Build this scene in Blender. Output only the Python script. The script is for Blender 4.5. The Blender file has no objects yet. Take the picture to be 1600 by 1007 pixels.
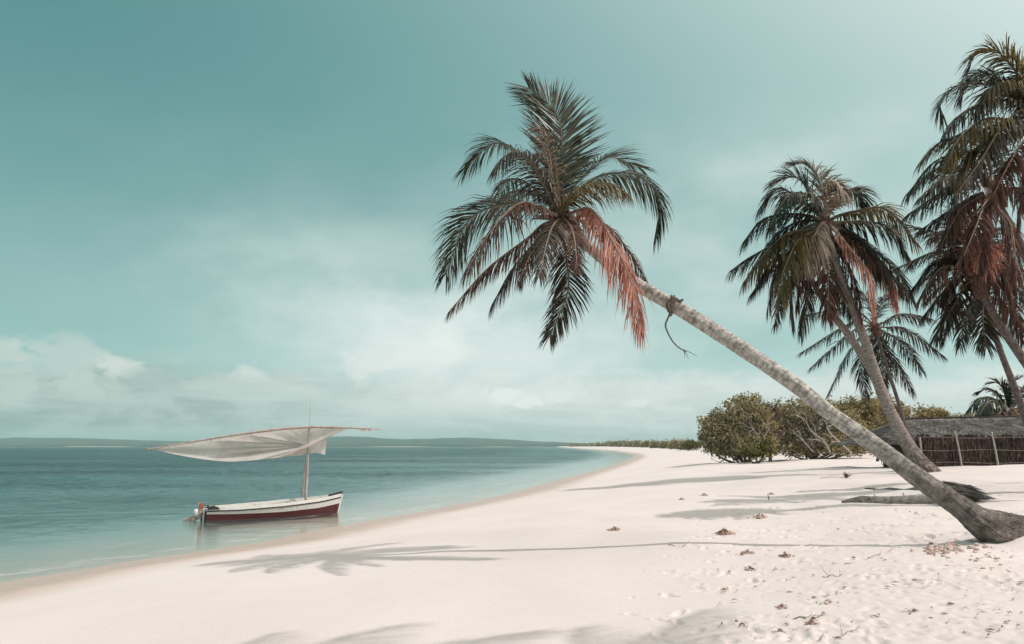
import bpy, math, random
import numpy as np
from mathutils import Vector, Matrix

random.seed(7)
rng = np.random.default_rng(7)
SC = bpy.context.scene
COL = SC.collection
R = math.radians

# ------------------------------------------------------------------ camera geometry
EYE = 2.8
F = 1256.0
PITCH = math.atan(193.5 / F)
CP, SP = math.cos(PITCH), math.sin(PITCH)


def ray(px, py):
    u = (px - 800) / F
    v = (503.5 - py) / F
    return np.array([u, CP - SP * v, SP + CP * v])


def P(px, py, Y):
    d = ray(px, py)
    return np.array([0, 0, EYE]) + d * (Y / d[1])


def PZ(px, py, z=0.0):
    d = ray(px, py)
    return np.array([0, 0, EYE]) + d * ((z - EYE) / d[2])


# ------------------------------------------------------------------ numpy value noise
def hash2(ix, iy, s):
    h = (ix * 374761393 + iy * 668265263 + s * 1442695041) & 0xFFFFFFFF
    h = ((h ^ (h >> 13)) * 1274126177) & 0xFFFFFFFF
    return ((h ^ (h >> 16)) & 0xFFFFFF) / float(0xFFFFFF)


def vnoise(x, y, s=0):
    x = np.asarray(x, float); y = np.asarray(y, float)
    ix = np.floor(x).astype(np.int64); iy = np.floor(y).astype(np.int64)
    fx = x - ix; fy = y - iy
    fx = fx * fx * (3 - 2 * fx); fy = fy * fy * (3 - 2 * fy)
    a = hash2(ix, iy, s); b = hash2(ix + 1, iy, s)
    c = hash2(ix, iy + 1, s); d = hash2(ix + 1, iy + 1, s)
    return (a + (b - a) * fx) + ((c + (d - c) * fx) - (a + (b - a) * fx)) * fy - 0.5


def fbm(x, y, s=0, o=4):
    v = 0; a = 1.0
    for k in range(o):
        v = v + a * vnoise(x * 2 ** k + 13.7 * k, y * 2 ** k - 7.3 * k, s + k)
        a *= 0.5
    return v


# ------------------------------------------------------------------ terrain function
shore_px = [(0, 912), (220, 876), (400, 850), (530, 823), (680, 796), (800, 771), (880, 748), (950, 730),
            (989, 717), (990, 711), (955, 705.0), (900, 701.2)]
SH = [np.array([-26, -60.]), np.array([-19, -10.]), np.array([-13.6, 6.])]
SH += [PZ(*p)[:2] for p in shore_px]
SH += [np.array([140., 2600.]), np.array([420., 9000.])]
SH = np.array(SH)


def shore_dist(x, y):
    x = np.asarray(x, float); y = np.asarray(y, float)
    best = np.full(x.shape, 1e9); sgn = np.ones(x.shape)
    for a, b in zip(SH[:-1], SH[1:]):
        ab = b - a; L2 = ab @ ab
        t = np.clip(((x - a[0]) * ab[0] + (y - a[1]) * ab[1]) / L2, 0, 1)
        dx = x - (a[0] + t * ab[0]); dy = y - (a[1] + t * ab[1])
        d = np.hypot(dx, dy)
        cr = ab[0] * dy - ab[1] * dx          # >0 : left of travel = sea
        m = d < best
        best = np.where(m, d, best)
        sgn = np.where(m, np.where(cr > 0, -1.0, 1.0), sgn)
    return best * sgn


DP = np.array([-400, -60, -20, -6, 0, 1.2, 5, 10, 18, 30, 60, 200, 9000.])
ZP = np.array([-3.0, -2.6, -1.15, -0.24, 0, 0.11, 0.52, 0.98, 1.42, 1.72, 1.9, 1.98, 2.0])


def smooth_prof(d):
    s = 0.0
    w = np.array([-1, -0.5, 0, 0.5, 1.0])
    for k in w:
        s = s + np.interp(d + k * np.clip(np.abs(d) * 0.18, 0.15, 4), DP, ZP)
    return s / 5


PALM_BASE_XY = [None]


def ground(x, y):
    x = np.asarray(x, float); y = np.asarray(y, float)
    d = shore_dist(x, y)
    d = d + 0.5 * fbm(x * 0.22, y * 0.22, 3, 2) * np.clip((60 - y) / 40, 0, 1)
    z = smooth_prof(d)
    land = np.clip((d - 4) / 8, 0, 1)
    z = z + land * 0.20 * fbm(x * 0.22, y * 0.11, 11, 3)
    z = z + np.clip((d - 11) / 8, 0, 1) * 0.10 * fbm(x * 0.6, y * 0.5, 21, 3)
    if PALM_BASE_XY[0] is not None:
        bx, by = PALM_BASE_XY[0]
        z = z + 0.30 * np.exp(-(((x - bx - 1.3) / 0.9) ** 2 + ((y - by - 0.4) / 0.8) ** 2))
    return z


GT = np.concatenate([np.arange(3, 40, 0.25), np.geomspace(40, 3000, 260)])


def G(px, py):
    """where the ray through a picture point meets the ground"""
    d = ray(px, py); o = np.array([0, 0, EYE]); ts_ = GT
    for _ in range(3):
        p = o + ts_[:, None] * d
        m = p[:, 2] < ground(p[:, 0], p[:, 1])
        if not m.any(): return p[-1]
        k = max(1, int(np.argmax(m)))
        ts_ = np.linspace(ts_[k - 1], ts_[k], 12)
    return p[k]


# ------------------------------------------------------------------ object helpers
def tag(o, label=None, cat=None, group=None, kind=None):
    if label: o['label'] = label
    if cat: o['category'] = cat
    if group: o['group'] = group
    if kind: o['kind'] = kind
    return o


def empty(name, loc, label, cat, group=None):
    o = bpy.data.objects.new(name, None)
    o.empty_display_size = 0.2
    COL.objects.link(o)
    o.location = Vector([float(c) for c in loc])
    return tag(o, label, cat, group)


def mesh_obj(name, verts, faces, mats, parent=None, smooth=False, mat_idx=None, uvs=None):
    """verts in WORLD space; with a parent they are moved to the parent's local space."""
    verts = np.asarray(verts, float).reshape(-1, 3)
    off = np.zeros(3)
    if parent is not None:
        q = parent
        while q is not None:
            off = off + np.array(q.location); q = q.parent
        verts = verts - off
        loc = np.zeros(3)
    else:
        loc = verts.mean(axis=0); loc[2] = verts[:, 2].min()
        verts = verts - loc
    me = bpy.data.meshes.new(name)
    me.from_pydata(verts.tolist(), [], [tuple(int(i) for i in f) for f in faces])
    for m in (mats if isinstance(mats, (list, tuple)) else [mats]): me.materials.append(m)
    if mat_idx is not None: me.polygons.foreach_set('material_index', np.asarray(mat_idx, dtype=np.int32))
    if smooth: me.polygons.foreach_set('use_smooth', np.ones(len(me.polygons), dtype=bool))
    if uvs is not None:
        uvl = me.uv_layers.new(name='UVMap')
        li = np.zeros(len(me.loops), dtype=np.int32); me.loops.foreach_get('vertex_index', li)
        uvl.data.foreach_set('uv', np.asarray(uvs, dtype=np.float32)[li].ravel())
    me.update()
    o = bpy.data.objects.new(name, me)
    COL.objects.link(o)
    if parent is not None: o.parent = parent
    o.location = loc
    return o


class MB:
    def __init__(s): s.v = []; s.f = []; s.m = []; s.uv = []
    def add(s, v, f, m=0, uv=None):
        n = len(s.v)
        s.v.extend([tuple(map(float, p)) for p in v])
        s.f.extend([tuple(int(i) + n for i in q) for q in f])
        s.m.extend([m] * len(f))
        s.uv.extend(uv if uv is not None else [(0, 0)] * len(v))
    def build(s, name, mats, parent=None, smooth=False):
        return mesh_obj(name, s.v, s.f, mats, parent, smooth, s.m, s.uv)


def catmull(pts, n):
    p = np.array(pts, float)
    if len(p) == 2:
        t = np.linspace(0, 1, n)[:, None]
        return p[0] * (1 - t) + p[1] * t
    e = np.vstack([2 * p[0] - p[1], p, 2 * p[-1] - p[-2]])
    out = []
    for s in np.linspace(0, len(p) - 1, n * 4):
        i = min(int(s), len(p) - 2); t = s - i
        a, b, c, d = e[i], e[i + 1], e[i + 2], e[i + 3]
        out.append(0.5 * (2 * b + (c - a) * t + (2 * a - 5 * b + 4 * c - d) * t * t + (3 * b - a - 3 * c + d) * t ** 3))
    out = np.array(out)
    L = np.concatenate([[0], np.cumsum(np.linalg.norm(np.diff(out[:, :3], axis=0), axis=1))])
    u = np.linspace(0, L[-1], n)
    return np.stack([np.interp(u, L, out[:, k]) for k in range(out.shape[1])], axis=1)


def nrm(v):
    v = np.asarray(v, float); n = np.linalg.norm(v)
    return v / n if n > 1e-9 else v


def frames(pts, ref=None):
    T = np.gradient(pts, axis=0)
    T /= np.linalg.norm(T, axis=1)[:, None] + 1e-12
    r = np.array(ref if ref is not None else (0.02, 0.05, 1.0))
    if abs(T[0] @ nrm(r)) > 0.95: r = np.array([1.0, 0.1, 0])
    U = []
    prev = r
    for t in T:
        u = nrm(prev - (prev @ t) * t); U.append(u); prev = u
    U = np.array(U); V = np.cross(T, U)
    return T, U, V


def tube(pts, rad, seg=8, cap=True, wob=0.0, seed=0, ref=None, rings=None):
    pts = np.asarray(pts, float); n = len(pts)
    rad = np.broadcast_to(np.asarray(rad, float), (n,)) if np.ndim(rad) == 0 else np.asarray(rad, float)
    T, U, V = frames(pts, ref)
    L = np.concatenate([[0], np.cumsum(np.linalg.norm(np.diff(pts, axis=0), axis=1))])
    v = []; uv = []
    ang = np.linspace(0, 2 * np.pi, seg, endpoint=False)
    for i in range(n):
        r = rad[i]
        if wob:
            w = 1 + wob * (2 * vnoise(np.cos(ang) * 1.6 + L[i] * 1.1, np.sin(ang) * 1.6 + L[i] * 0.7, seed)
                           + 0.9 * vnoise(np.cos(ang) * 4 + 9, np.sin(ang) * 4 + L[i] * 6, seed + 3))
        else: w = np.ones(seg)
        if rings is not None: w = w * rings(L[i], ang)
        for k in range(seg):
            v.append(pts[i] + (U[i] * math.cos(ang[k]) + V[i] * math.sin(ang[k])) * r * w[k])
            uv.append((2 * abs(k / seg - 0.5), L[i]))
    f = []
    for i in range(n - 1):
        for k in range(seg):
            a = i * seg + k; b = i * seg + (k + 1) % seg
            f.append((a, b, b + seg, a + seg))
    if cap:
        f.append(tuple(reversed(range(seg)))); f.append(tuple(range((n - 1) * seg, n * seg)))
    return v, f, uv


def box(c, sx, sy, sz, rot=None):
    v = []
    for z in (-1, 1):
        for (x, y) in ((-1, -1), (1, -1), (1, 1), (-1, 1)):
            p = np.array([x * sx / 2, y * sy / 2, z * sz / 2])
            if rot is not None: p = rot @ p
            v.append(np.array(c) + p)
    f = [(3, 2, 1, 0), (4, 5, 6, 7), (0, 1, 5, 4), (1, 2, 6, 5), (2, 3, 7, 6), (3, 0, 4, 7)]
    return v, f


def blob(c, r, seed, n=8, m=6, rough=0.25, sq=(1, 1, 0.7)):
    v = [np.array(c) + np.array([0, 0, -r * sq[2]])]
    for j in range(1, m):
        th = math.pi * j / m
        for i in range(n):
            ph = 2 * math.pi * i / n
            d = np.array([math.sin(th) * math.cos(ph), math.sin(th) * math.sin(ph), -math.cos(th)])
            k = 1 + rough * 2 * float(vnoise(d[0] * 1.7 + d[2] * 2 + seed, d[1] * 1.7 + seed * 3, seed))
            v.append(np.array(c) + d * np.array(sq) * r * k)
    v.append(np.array(c) + np.array([0, 0, r * sq[2]]))
    f = [(0, 1 + (i + 1) % n, 1 + i) for i in range(n)]
    for j in range(m - 2):
        for i in range(n):
            a = 1 + j * n + i; b = 1 + j * n + (i + 1) % n
            f.append((a, b, b + n, a + n))
    e = len(v) - 1; o = 1 + (m - 2) * n
    f += [(o + i, o + (i + 1) % n, e) for i in range(n)]
    return v, f


# ------------------------------------------------------------------ material helpers
def new_mat(name):
    m = bpy.data.materials.new(name); m.use_nodes = True
    nt = m.node_tree; nt.nodes.clear()
    return m, nt


class N:
    """small node-building helper"""
    def __init__(s, nt): s.nt = nt
    def node(s, t, **kw):
        n = s.nt.nodes.new(t)
        for k, v in kw.items(): setattr(n, k, v)
        return n
    def link(s, a, b): s.nt.links.new(a, b)
    def put(s, sock, v):
        if hasattr(v, 'is_linked') or isinstance(v, bpy.types.NodeSocket): s.link(v, sock)
        elif v is not None: sock.default_value = v
    def math(s, op, a, b=None, c=None, clamp=False):
        n = s.node('ShaderNodeMath', operation=op, use_clamp=clamp)
        s.put(n.inputs[0], a)
        if b is not None: s.put(n.inputs[1], b)
        if c is not None: s.put(n.inputs[2], c)
        return n.outputs[0]
    def vmath(s, op, a, b=None):
        n = s.node('ShaderNodeVectorMath', operation=op)
        s.put(n.inputs[0], a)
        if b is not None: s.put(n.inputs[1], b)
        return n.outputs['Value'] if op in ('DOT_PRODUCT', 'LENGTH') else n.outputs[0]
    def noise(s, vec, scale, detail=4, rough=0.5, dist=0.0):
        n = s.node('ShaderNodeTexNoise')
        if vec is not None: s.link(vec, n.inputs['Vector'])
        n.inputs['Scale'].default_value = scale; n.inputs['Detail'].default_value = detail
        n.inputs['Roughness'].default_value = rough; n.inputs['Distortion'].default_value = dist
        return n.outputs['Fac']
    def mapping(s, vec, scale=(1, 1, 1), loc=(0, 0, 0), rot=(0, 0, 0)):
        n = s.node('ShaderNodeMapping'); s.link(vec, n.inputs['Vector'])
        n.inputs['Scale'].default_value = scale; n.inputs['Location'].default_value = loc
        n.inputs['Rotation'].default_value = rot
        return n.outputs[0]
    def rng(s, v, a, b, c=0.0, d=1.0, smooth=True):
        n = s.node('ShaderNodeMapRange'); n.interpolation_type = 'SMOOTHSTEP' if smooth else 'LINEAR'
        n.clamp = True
        s.put(n.inputs['Value'], v)
        for k, val in (('From Min', a), ('From Max', b), ('To Min', c), ('To Max', d)): s.put(n.inputs[k], val)
        return n.outputs['Result']
    def mix(s, f, a, b, blend='MIX'):
        n = s.node('ShaderNodeMix', data_type='RGBA', blend_type=blend)
        s.put(n.inputs[0], f)
        for sock, v in ((n.inputs[6], a), (n.inputs[7], b)):
            if isinstance(v, (tuple, list)): v = (*v[:3], 1.0)
            s.put(sock, v)
        return n.outputs[2]
    def ramp(s, f, stops):
        n = s.node('ShaderNodeValToRGB'); s.link(f, n.inputs[0])
        cr = n.color_ramp
        while len(cr.elements) < len(stops): cr.elements.new(0.5)
        for e, (p, c) in zip(cr.elements, stops): e.position = p; e.color = (*c, 1)
        return n.outputs[0]
    def bump(s, h, strength=0.5, dist=0.02, normal=None):
        n = s.node('ShaderNodeBump'); s.link(h, n.inputs['Height'])
        s.put(n.inputs['Strength'], strength); n.inputs['Distance'].default_value = dist
        if normal is not None: s.link(normal, n.inputs['Normal'])
        return n.outputs[0]
    def bsdf(s, color, rough=0.7, normal=None, spec=0.5, trans=0.0):
        n = s.node('ShaderNodeBsdfPrincipled')
        if isinstance(color, (tuple, list)): color = (*color[:3], 1)
        s.put(n.inputs['Base Color'], color); s.put(n.inputs['Roughness'], rough)
        n.inputs['Specular IOR Level'].default_value = spec
        if normal is not None: s.link(normal, n.inputs['Normal'])
        return n.outputs[0]
    def out(s, sh, vol=None):
        o = s.node('ShaderNodeOutputMaterial')
        if sh is not None: s.link(sh, o.inputs['Surface'])
        if vol is not None: s.link(vol, o.inputs['Volume'])
    def mixsh(s, f, a, b):
        n = s.node('ShaderNodeMixShader'); s.put(n.inputs[0], f)
        s.link(a, n.inputs[1]); s.link(b, n.inputs[2])
        return n.outputs[0]
    def geo(s, k='Position'): return s.node('ShaderNodeNewGeometry').outputs[k]
    def attr(s, name):
        n = s.node('ShaderNodeAttribute', attribute_name=name); return n.outputs['Fac']
    def xyz(s, v):
        n = s.node('ShaderNodeSeparateXYZ'); s.link(v, n.inputs[0]); return n.outputs
    def comb(s, x, y, z=0.0):
        n = s.node('ShaderNodeCombineXYZ')
        s.put(n.inputs[0], x); s.put(n.inputs[1], y); s.put(n.inputs[2], z)
        return n.outputs[0]


def leaf_mat(name, stops, trans=0.3, tcol=None, rough=0.42, spec=0.45):
    m, nt = new_mat(name); n = N(nt)
    r = n.geo('Random Per Island')
    c = n.ramp(r, stops)
    nz = n.noise(n.geo(), 2.2, 3)
    c = n.mix(n.rng(nz, 0.35, 0.7), c, n.mix(1.0, c, (0.62, 0.6, 0.6), 'MULTIPLY'))
    p = n.bsdf(c, rough, None, spec)
    t = n.node('ShaderNodeBsdfTranslucent')
    n.put(t.inputs[0], n.mix(1.0, c, tcol or (1.5, 1.4, 0.8), 'MULTIPLY'))
    n.out(n.mixsh(trans, p, t.outputs[0]))
    return m


def plain_mat(name, c1, c2, scale=8, rough=0.7, bump=0.3, bdist=0.01, stretch=(1, 1, 1), spec=0.4, thr=(0.35, 0.65)):
    m, nt = new_mat(name); n = N(nt)
    co = n.node('ShaderNodeTexCoord').outputs['Object']
    v = n.mapping(co, stretch)
    nz = n.noise(v, scale, 6, 0.6)
    c = n.mix(n.rng(nz, *thr), c1, c2)
    b = n.bump(n.noise(v, scale * 2.5, 5, 0.6), bump, bdist)
    n.out(n.bsdf(c, rough, b, spec))
    return m


# ------------------------------------------------------------------ world
SUN = nrm([4.2, -1.2, 6.2])
SUN_EL = math.asin(SUN[2]); SUN_AZ = math.atan2(SUN[0], SUN[1])


def build_world():
    w = bpy.data.worlds.new('World'); SC.world = w; w.use_nodes = True
    nt = w.node_tree; nt.nodes.clear(); n = N(nt)
    d = n.vmath('NORMALIZE', n.node('ShaderNodeTexCoord').outputs['Generated'])
    x, y, z = n.xyz(d)
    zc = n.math('MAXIMUM', z, 0.0)
    hz = n.math('POWER', n.math('SUBTRACT', 1.0, zc), 3.0)
    base = n.mix(hz, (0.024, 0.192, 0.207), (0.46, 0.725, 0.69))
    sky = n.node('ShaderNodeTexSky', sky_type='NISHITA')
    sky.sun_disc = False; sky.sun_elevation = SUN_EL; sky.sun_rotation = SUN_AZ
    sky.air_density = 1.0; sky.dust_density = 1.5; sky.ozone_density = 1.0
    nis = n.mix(1.0, sky.outputs[0], (0.08, 0.10, 0.075), 'MULTIPLY')
    base = n.mix(0.10, base, nis)
    cosg = n.vmath('DOT_PRODUCT', d, tuple(SUN))
    a = n.math('DIVIDE', n.math('ADD', cosg, 0.20), 0.82)
    a = n.math('POWER', n.math('MAXIMUM', a, 0.0), 2.2)
    a = n.math('MINIMUM', a, 1.0)
    base = n.mix(n.math('MULTIPLY', a, 0.92), base, n.mix(a, (0.62, 0.90, 0.86), (0.96, 1.0, 0.965)))
    # warm glow added to the unseen sky round the sun as extra fill
    boost = n.rng(cosg, 0.52, 0.95)
    glow = n.mix(boost, (0, 0, 0), (0.30, 0.10, 0.0))
    base = n.mix(1.0, base, glow, 'ADD')
    # ---- clouds, laid out by azimuth and height
    az = n.math('ARCTAN2', x, y)
    v1 = n.comb(n.math('MULTIPLY', az, 7.0), n.math('MULTIPLY', z, 17.0), 0.3)
    n1 = n.noise(v1, 1.35, 7, 0.55, 0.25)
    v1b = n.comb(n.math('MULTIPLY', az, 7.0), n.math('ADD', n.math('MULTIPLY', z, 17.0), 0.22), 0.3)
    n1b = n.noise(v1b, 1.35, 7, 0.55, 0.25)
    v2 = n.comb(n.math('MULTIPLY', az, 5.2), n.math('MULTIPLY', z, 11.0), 4.3)
    n2 = n.noise(v2, 1.2, 6, 0.55)
    # low bank of flat grey cloud
    v3 = n.comb(n.math('MULTIPLY', az, 5.0), n.math('MULTIPLY', z, 60.0), 7.7)
    n3 = n.noise(v3, 1.1, 6, 0.6, 0.3)
    v4 = n.comb(n.math('MULTIPLY', az, 15.0), n.math('MULTIPLY', z, 26.0), 2.1)
    n4 = n.noise(v4, 1.3, 8, 0.62, 0.35)
    bank = n.math('ADD', n.math('MULTIPLY', n.math('SUBTRACT', n1, 0.5), 2.2),
                  n.math('DIVIDE', n.math('SUBTRACT', 0.094, z), 0.034))
    bank = n.math('ADD', bank, n.math('MULTIPLY', n.math('SUBTRACT', n4, 0.5), 1.6))
    bm = n.rng(bank, -0.35, 0.8)
    sidef = n.rng(az, -0.5, 0.2)
    cdark = n.mix(sidef, (0.315, 0.425, 0.392), (0.60, 0.68, 0.64))
    clight = n.mix(sidef, (0.55, 0.65, 0.605), (0.80, 0.86, 0.83))
    cc = n.mix(n.math('MULTIPLY', n.rng(n3, 0.36, 0.68), 0.75), cdark, clight)
    cc = n.mix(n.math('MULTIPLY', n.rng(n4, 0.44, 0.62), 0.6), cc, clight)
    base = n.mix(n.math('MULTIPLY', bm, 0.88), base, cc)

    def heap(a0, z0, sa, sz, col, amp=0.9, edge=0.19):
        """a small heaped cloud: a soft mound broken up by noise"""
        nonlocal base
        da = n.math('DIVIDE', n.math('SUBTRACT', az, a0), sa)
        dz = n.math('DIVIDE', n.math('SUBTRACT', z, z0), sz)
        g = n.math('EXPONENT', n.math('MULTIPLY', n.math('ADD', n.math('MULTIPLY', da, da), n.math('MULTIPLY', dz, dz)), -1.0))
        val = n.math('ADD', g, n.math('MULTIPLY', n.math('SUBTRACT', n4, 0.5), 2.6))
        k = n.math('MULTIPLY', n.rng(val, 0.5 - edge, 0.5 + edge * 1.6), n.rng(g, 0.06, 0.4))
        base = n.mix(n.math('MULTIPLY', k, amp), base, col)

    def puff(a0, z0, sa, sz, amp, col, lo=0.28, hi=0.74, src=None):
        nonlocal base
        da = n.math('DIVIDE', n.math('SUBTRACT', az, a0), sa)
        dz = n.math('DIVIDE', n.math('SUBTRACT', z, z0), sz)
        g = n.math('EXPONENT', n.math('MULTIPLY', n.math('ADD', n.math('MULTIPLY', da, da), n.math('MULTIPLY', dz, dz)), -1.0))
        k = n.math('MULTIPLY', n.math('MULTIPLY', g, n.rng(src if src is not None else n1, lo, hi, 0.25, 1.0)), amp)
        base = n.mix(n.math('MINIMUM', k, 1.0), base, col)

    def azz(px, py):
        q = nrm(ray(px, py)); return math.atan2(q[0], q[1]), q[2]

    for (px, py, sa, sz, amp, col, src) in [
        (690, 530, 0.19, 0.070, 1.0, (0.93, 0.97, 0.955), n1),
        (620, 480, 0.20, 0.06, 0.40, (0.74, 0.86, 0.82), n2),
        (460, 385, 0.13, 0.045, 0.42, (0.66, 0.78, 0.74), n2),
        (430, 450, 0.20, 0.05, 0.25, (0.64, 0.78, 0.74), n2),
        (1130, 270, 0.10, 0.05, 0.35, (0.82, 0.90, 0.87), n2),
        (1100, 440, 0.38, 0.13, 0.60, (0.73, 0.82, 0.79), n2),
        (420, 330, 0.38, 0.12, 0.12, (0.42, 0.62, 0.59), n2),
        (760, 470, 0.30, 0.06, 0.30, (0.78, 0.88, 0.85), n2),
        (830, 575, 0.22, 0.045, 0.65, (0.84, 0.90, 0.87), n2),
        (1300, 215, 0.12, 0.03, 0.25, (0.82, 0.90, 0.87), n2),
        (1500, 600, 0.3, 0.03, 0.35, (0.84, 0.90, 0.87), n2),
        (800, 620, 0.08, 0.012, 0.7, (0.82, 0.89, 0.85), n1),
    ]:
        a0, z0 = azz(px, py)
        puff(a0, z0, sa, sz, amp, col, src=src)
    for (px, py, sa, sz, col, amp) in [
        (5, 552, .030, .016, (.58, .68, .63), .8), (95, 572, .060, .034, (.58, .68, .635), .68), (60, 608, .080, .016, (.53, .63, .59), .5), (188, 575, .028, .014, (.66, .74, .70), .95), (140, 598, .05, .014, (.56, .66, .615), .55), (20, 600, .04, .02, (.56, .66, .615), .55),
        (240, 590, .05, .016, (.47, .59, .55), .6), (400, 583, .030, .018, (.68, .76, .715), .85), (370, 600, .06, .014, (.56, .66, .62), .6),
        (558, 577, .020, .014, (.76, .83, .80), .7), (640, 560, .07, .020, (.80, .86, .83), .6), (790, 618, .028, .014, (.86, .91, .88), .85), (825, 630, .02, .008, (.88, .92, .89), .8),
        (872, 625, .020, .010, (.82, .88, .85), .7), (985, 632, .020, .008, (.82, .88, .85), .7), (1060, 640, .03, .007, (.80, .86, .83), .5)]:
        a0, z0 = azz(px, py)
        heap(a0, z0, sa, sz, col, amp)
    # below the horizon: dull ground tone
    base = n.mix(n.rng(z, -0.02, 0.0), (0.30, 0.36, 0.34), base)
    bg = n.node('ShaderNodeBackground')
    n.link(base, bg.inputs[0]); bg.inputs[1].default_value = 1.0
    o = n.node('ShaderNodeOutputWorld'); n.link(bg.outputs[0], o.inputs[0])
    w.cycles.sampling_method = 'MANUAL'; w.cycles.sample_map_resolution = 1024


build_world()
sl = bpy.data.lights.new('sun', 'SUN'); sl.energy = 2.45; sl.angle = R(0.7); sl.color = (1.0, 0.965, 0.935)
so = bpy.data.objects.new('sun', sl); COL.objects.link(so)
so.rotation_euler = Vector(-SUN).to_track_quat('-Z', 'Y').to_euler()
so.location = (20, -10, 40)

cam = bpy.data.cameras.new('camera'); cam.lens = 36 * F / 1600; cam.sensor_width = 36
cam.clip_start = 0.1; cam.clip_end = 30000
co = bpy.data.objects.new('camera', cam); COL.objects.link(co); SC.camera = co
co.location = (0, 0, EYE); co.rotation_euler = (math.pi / 2 + PITCH, 0, 0)
vs = SC.view_settings
vs.view_transform = 'Standard'; vs.look = 'None'; vs.exposure = 0; vs.gamma = 1; vs.use_curve_mapping = False
SC.cycles.max_bounces = 8; SC.cycles.transparent_max_bounces = 12; SC.cycles.volume_bounces = 0
SC.cycles.use_denoising = True

# ------------------------------------------------------------------ sand + water
PB = G(1545, 850)
PALM_BASE_XY[0] = (PB[0], PB[1])


def axis(segs):
    """segs: list of (start, end, step0, step1)"""
    out = [segs[0][0]]
    for (a, b, s0, s1) in segs:
        x = a
        while x < b - 1e-6:
            t = (x - a) / (b - a)
            x = min(b, x + (s0 * (s1 / s0) ** t)); out.append(x)
    return np.array(out)


AX = axis([(-7000, -60, 900, 6), (-60, -14, 6, 0.4), (-14, 1.0, 0.25, 0.09), (1.0, 8.5, 0.025, 0.028), (8.5, 20, 0.06, 0.6),
           (20, 120, 0.6, 5), (120, 7000, 5, 900)])
AY = axis([(-60, 3, 6, 0.3), (3, 6, 0.25, 0.06), (6, 13, 0.025, 0.035), (13, 30, 0.045, 0.14), (30, 120, 0.16, 1.2), (120, 7000, 1.2, 500)])


def grid_mesh(name, ax, ay, zf):
    X, Y = np.meshgrid(ax, ay)
    Z = zf(X, Y)
    nx, ny = len(ax), len(ay)
    v = np.stack([X, Y, Z], -1).reshape(-1, 3)
    i = np.arange(nx * ny).reshape(ny, nx)
    q = np.stack([i[:-1, :-1], i[:-1, 1:], i[1:, 1:], i[1:, :-1]], -1).reshape(-1, 4)
    me = bpy.data.meshes.new(name)
    me.vertices.add(len(v)); me.vertices.foreach_set('co', v.astype(np.float32).ravel())
    me.loops.add(q.size); me.loops.foreach_set('vertex_index', q.astype(np.int32).ravel())
    me.polygons.add(len(q)); me.polygons.foreach_set('loop_start', (np.arange(len(q)) * 4).astype(np.int32))
    me.polygons.foreach_set('use_smooth', np.ones(len(q), dtype=bool))
    me.update(calc_edges=True)
    o = bpy.data.objects.new(name, me); COL.objects.link(o)
    return o, v


# footprints and scuffs: (x, y, angle, length, width, depth)
foot = []
for _ in range(900):
    px = random.uniform(950, 1600); py = random.uniform(862, 1004)
    if random.random() > np.clip((px - 1020) / 330, 0.05, 1): continue
    g = G(px, py); foot.append((g[0], g[1], random.uniform(0, math.pi), random.uniform(0.04, 0.12), random.uniform(0.022, 0.05), random.uniform(0.008, 0.032)))
for _ in range(420):
    px = random.uniform(1080, 1560); py = random.uniform(782, 862)
    g = G(px, py); foot.append((g[0], g[1], random.uniform(0, math.pi), random.uniform(0.05, 0.16), random.uniform(0.025, 0.06), random.uniform(0.008, 0.028)))


def sand_z(X, Y):
    Z = ground(X, Y)
    near = (Y < 40) & (Y > 2) & (np.abs(X) < 20)
    d = shore_dist(X, Y)
    tr = np.clip((X - 0.8 + 0.10 * (Y - 9)) / 5.0, 0, 1) * near * np.clip((30 - Y) / 12, 0, 1)
    Z = Z + tr * (0.020 * fbm(X * 1.9, Y * 1.9, 31, 4) + 0.010 * fbm(X * 6, Y * 5, 41, 3))
    for (fx, fy, an, L, W, D) in foot:
        D = D * float(np.clip(1.0 + 2.0 * fbm(fx * 0.8, fy * 0.8, 71, 2), 0.35, 1.7))
        ix0, ix1 = np.searchsorted(AX, [fx - 0.5, fx + 0.5]); iy0, iy1 = np.searchsorted(AY, [fy - 0.5, fy + 0.5])
        if ix1 <= ix0 or iy1 <= iy0: continue
        xs = X[iy0:iy1, ix0:ix1] - fx; ys = Y[iy0:iy1, ix0:ix1] - fy
        c, s = math.cos(an), math.sin(an)
        u = (xs * c + ys * s) / L; w = (-xs * s + ys * c) / W
        r2 = u * u + w * w
        Z[iy0:iy1, ix0:ix1] += -D * np.exp(-r2 ** 1.5) + 0.55 * D * np.exp(-(np.sqrt(r2) - 1.5) ** 2 / 0.12) * (0.6 + 0.4 * np.sign(u))
    return Z


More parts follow.
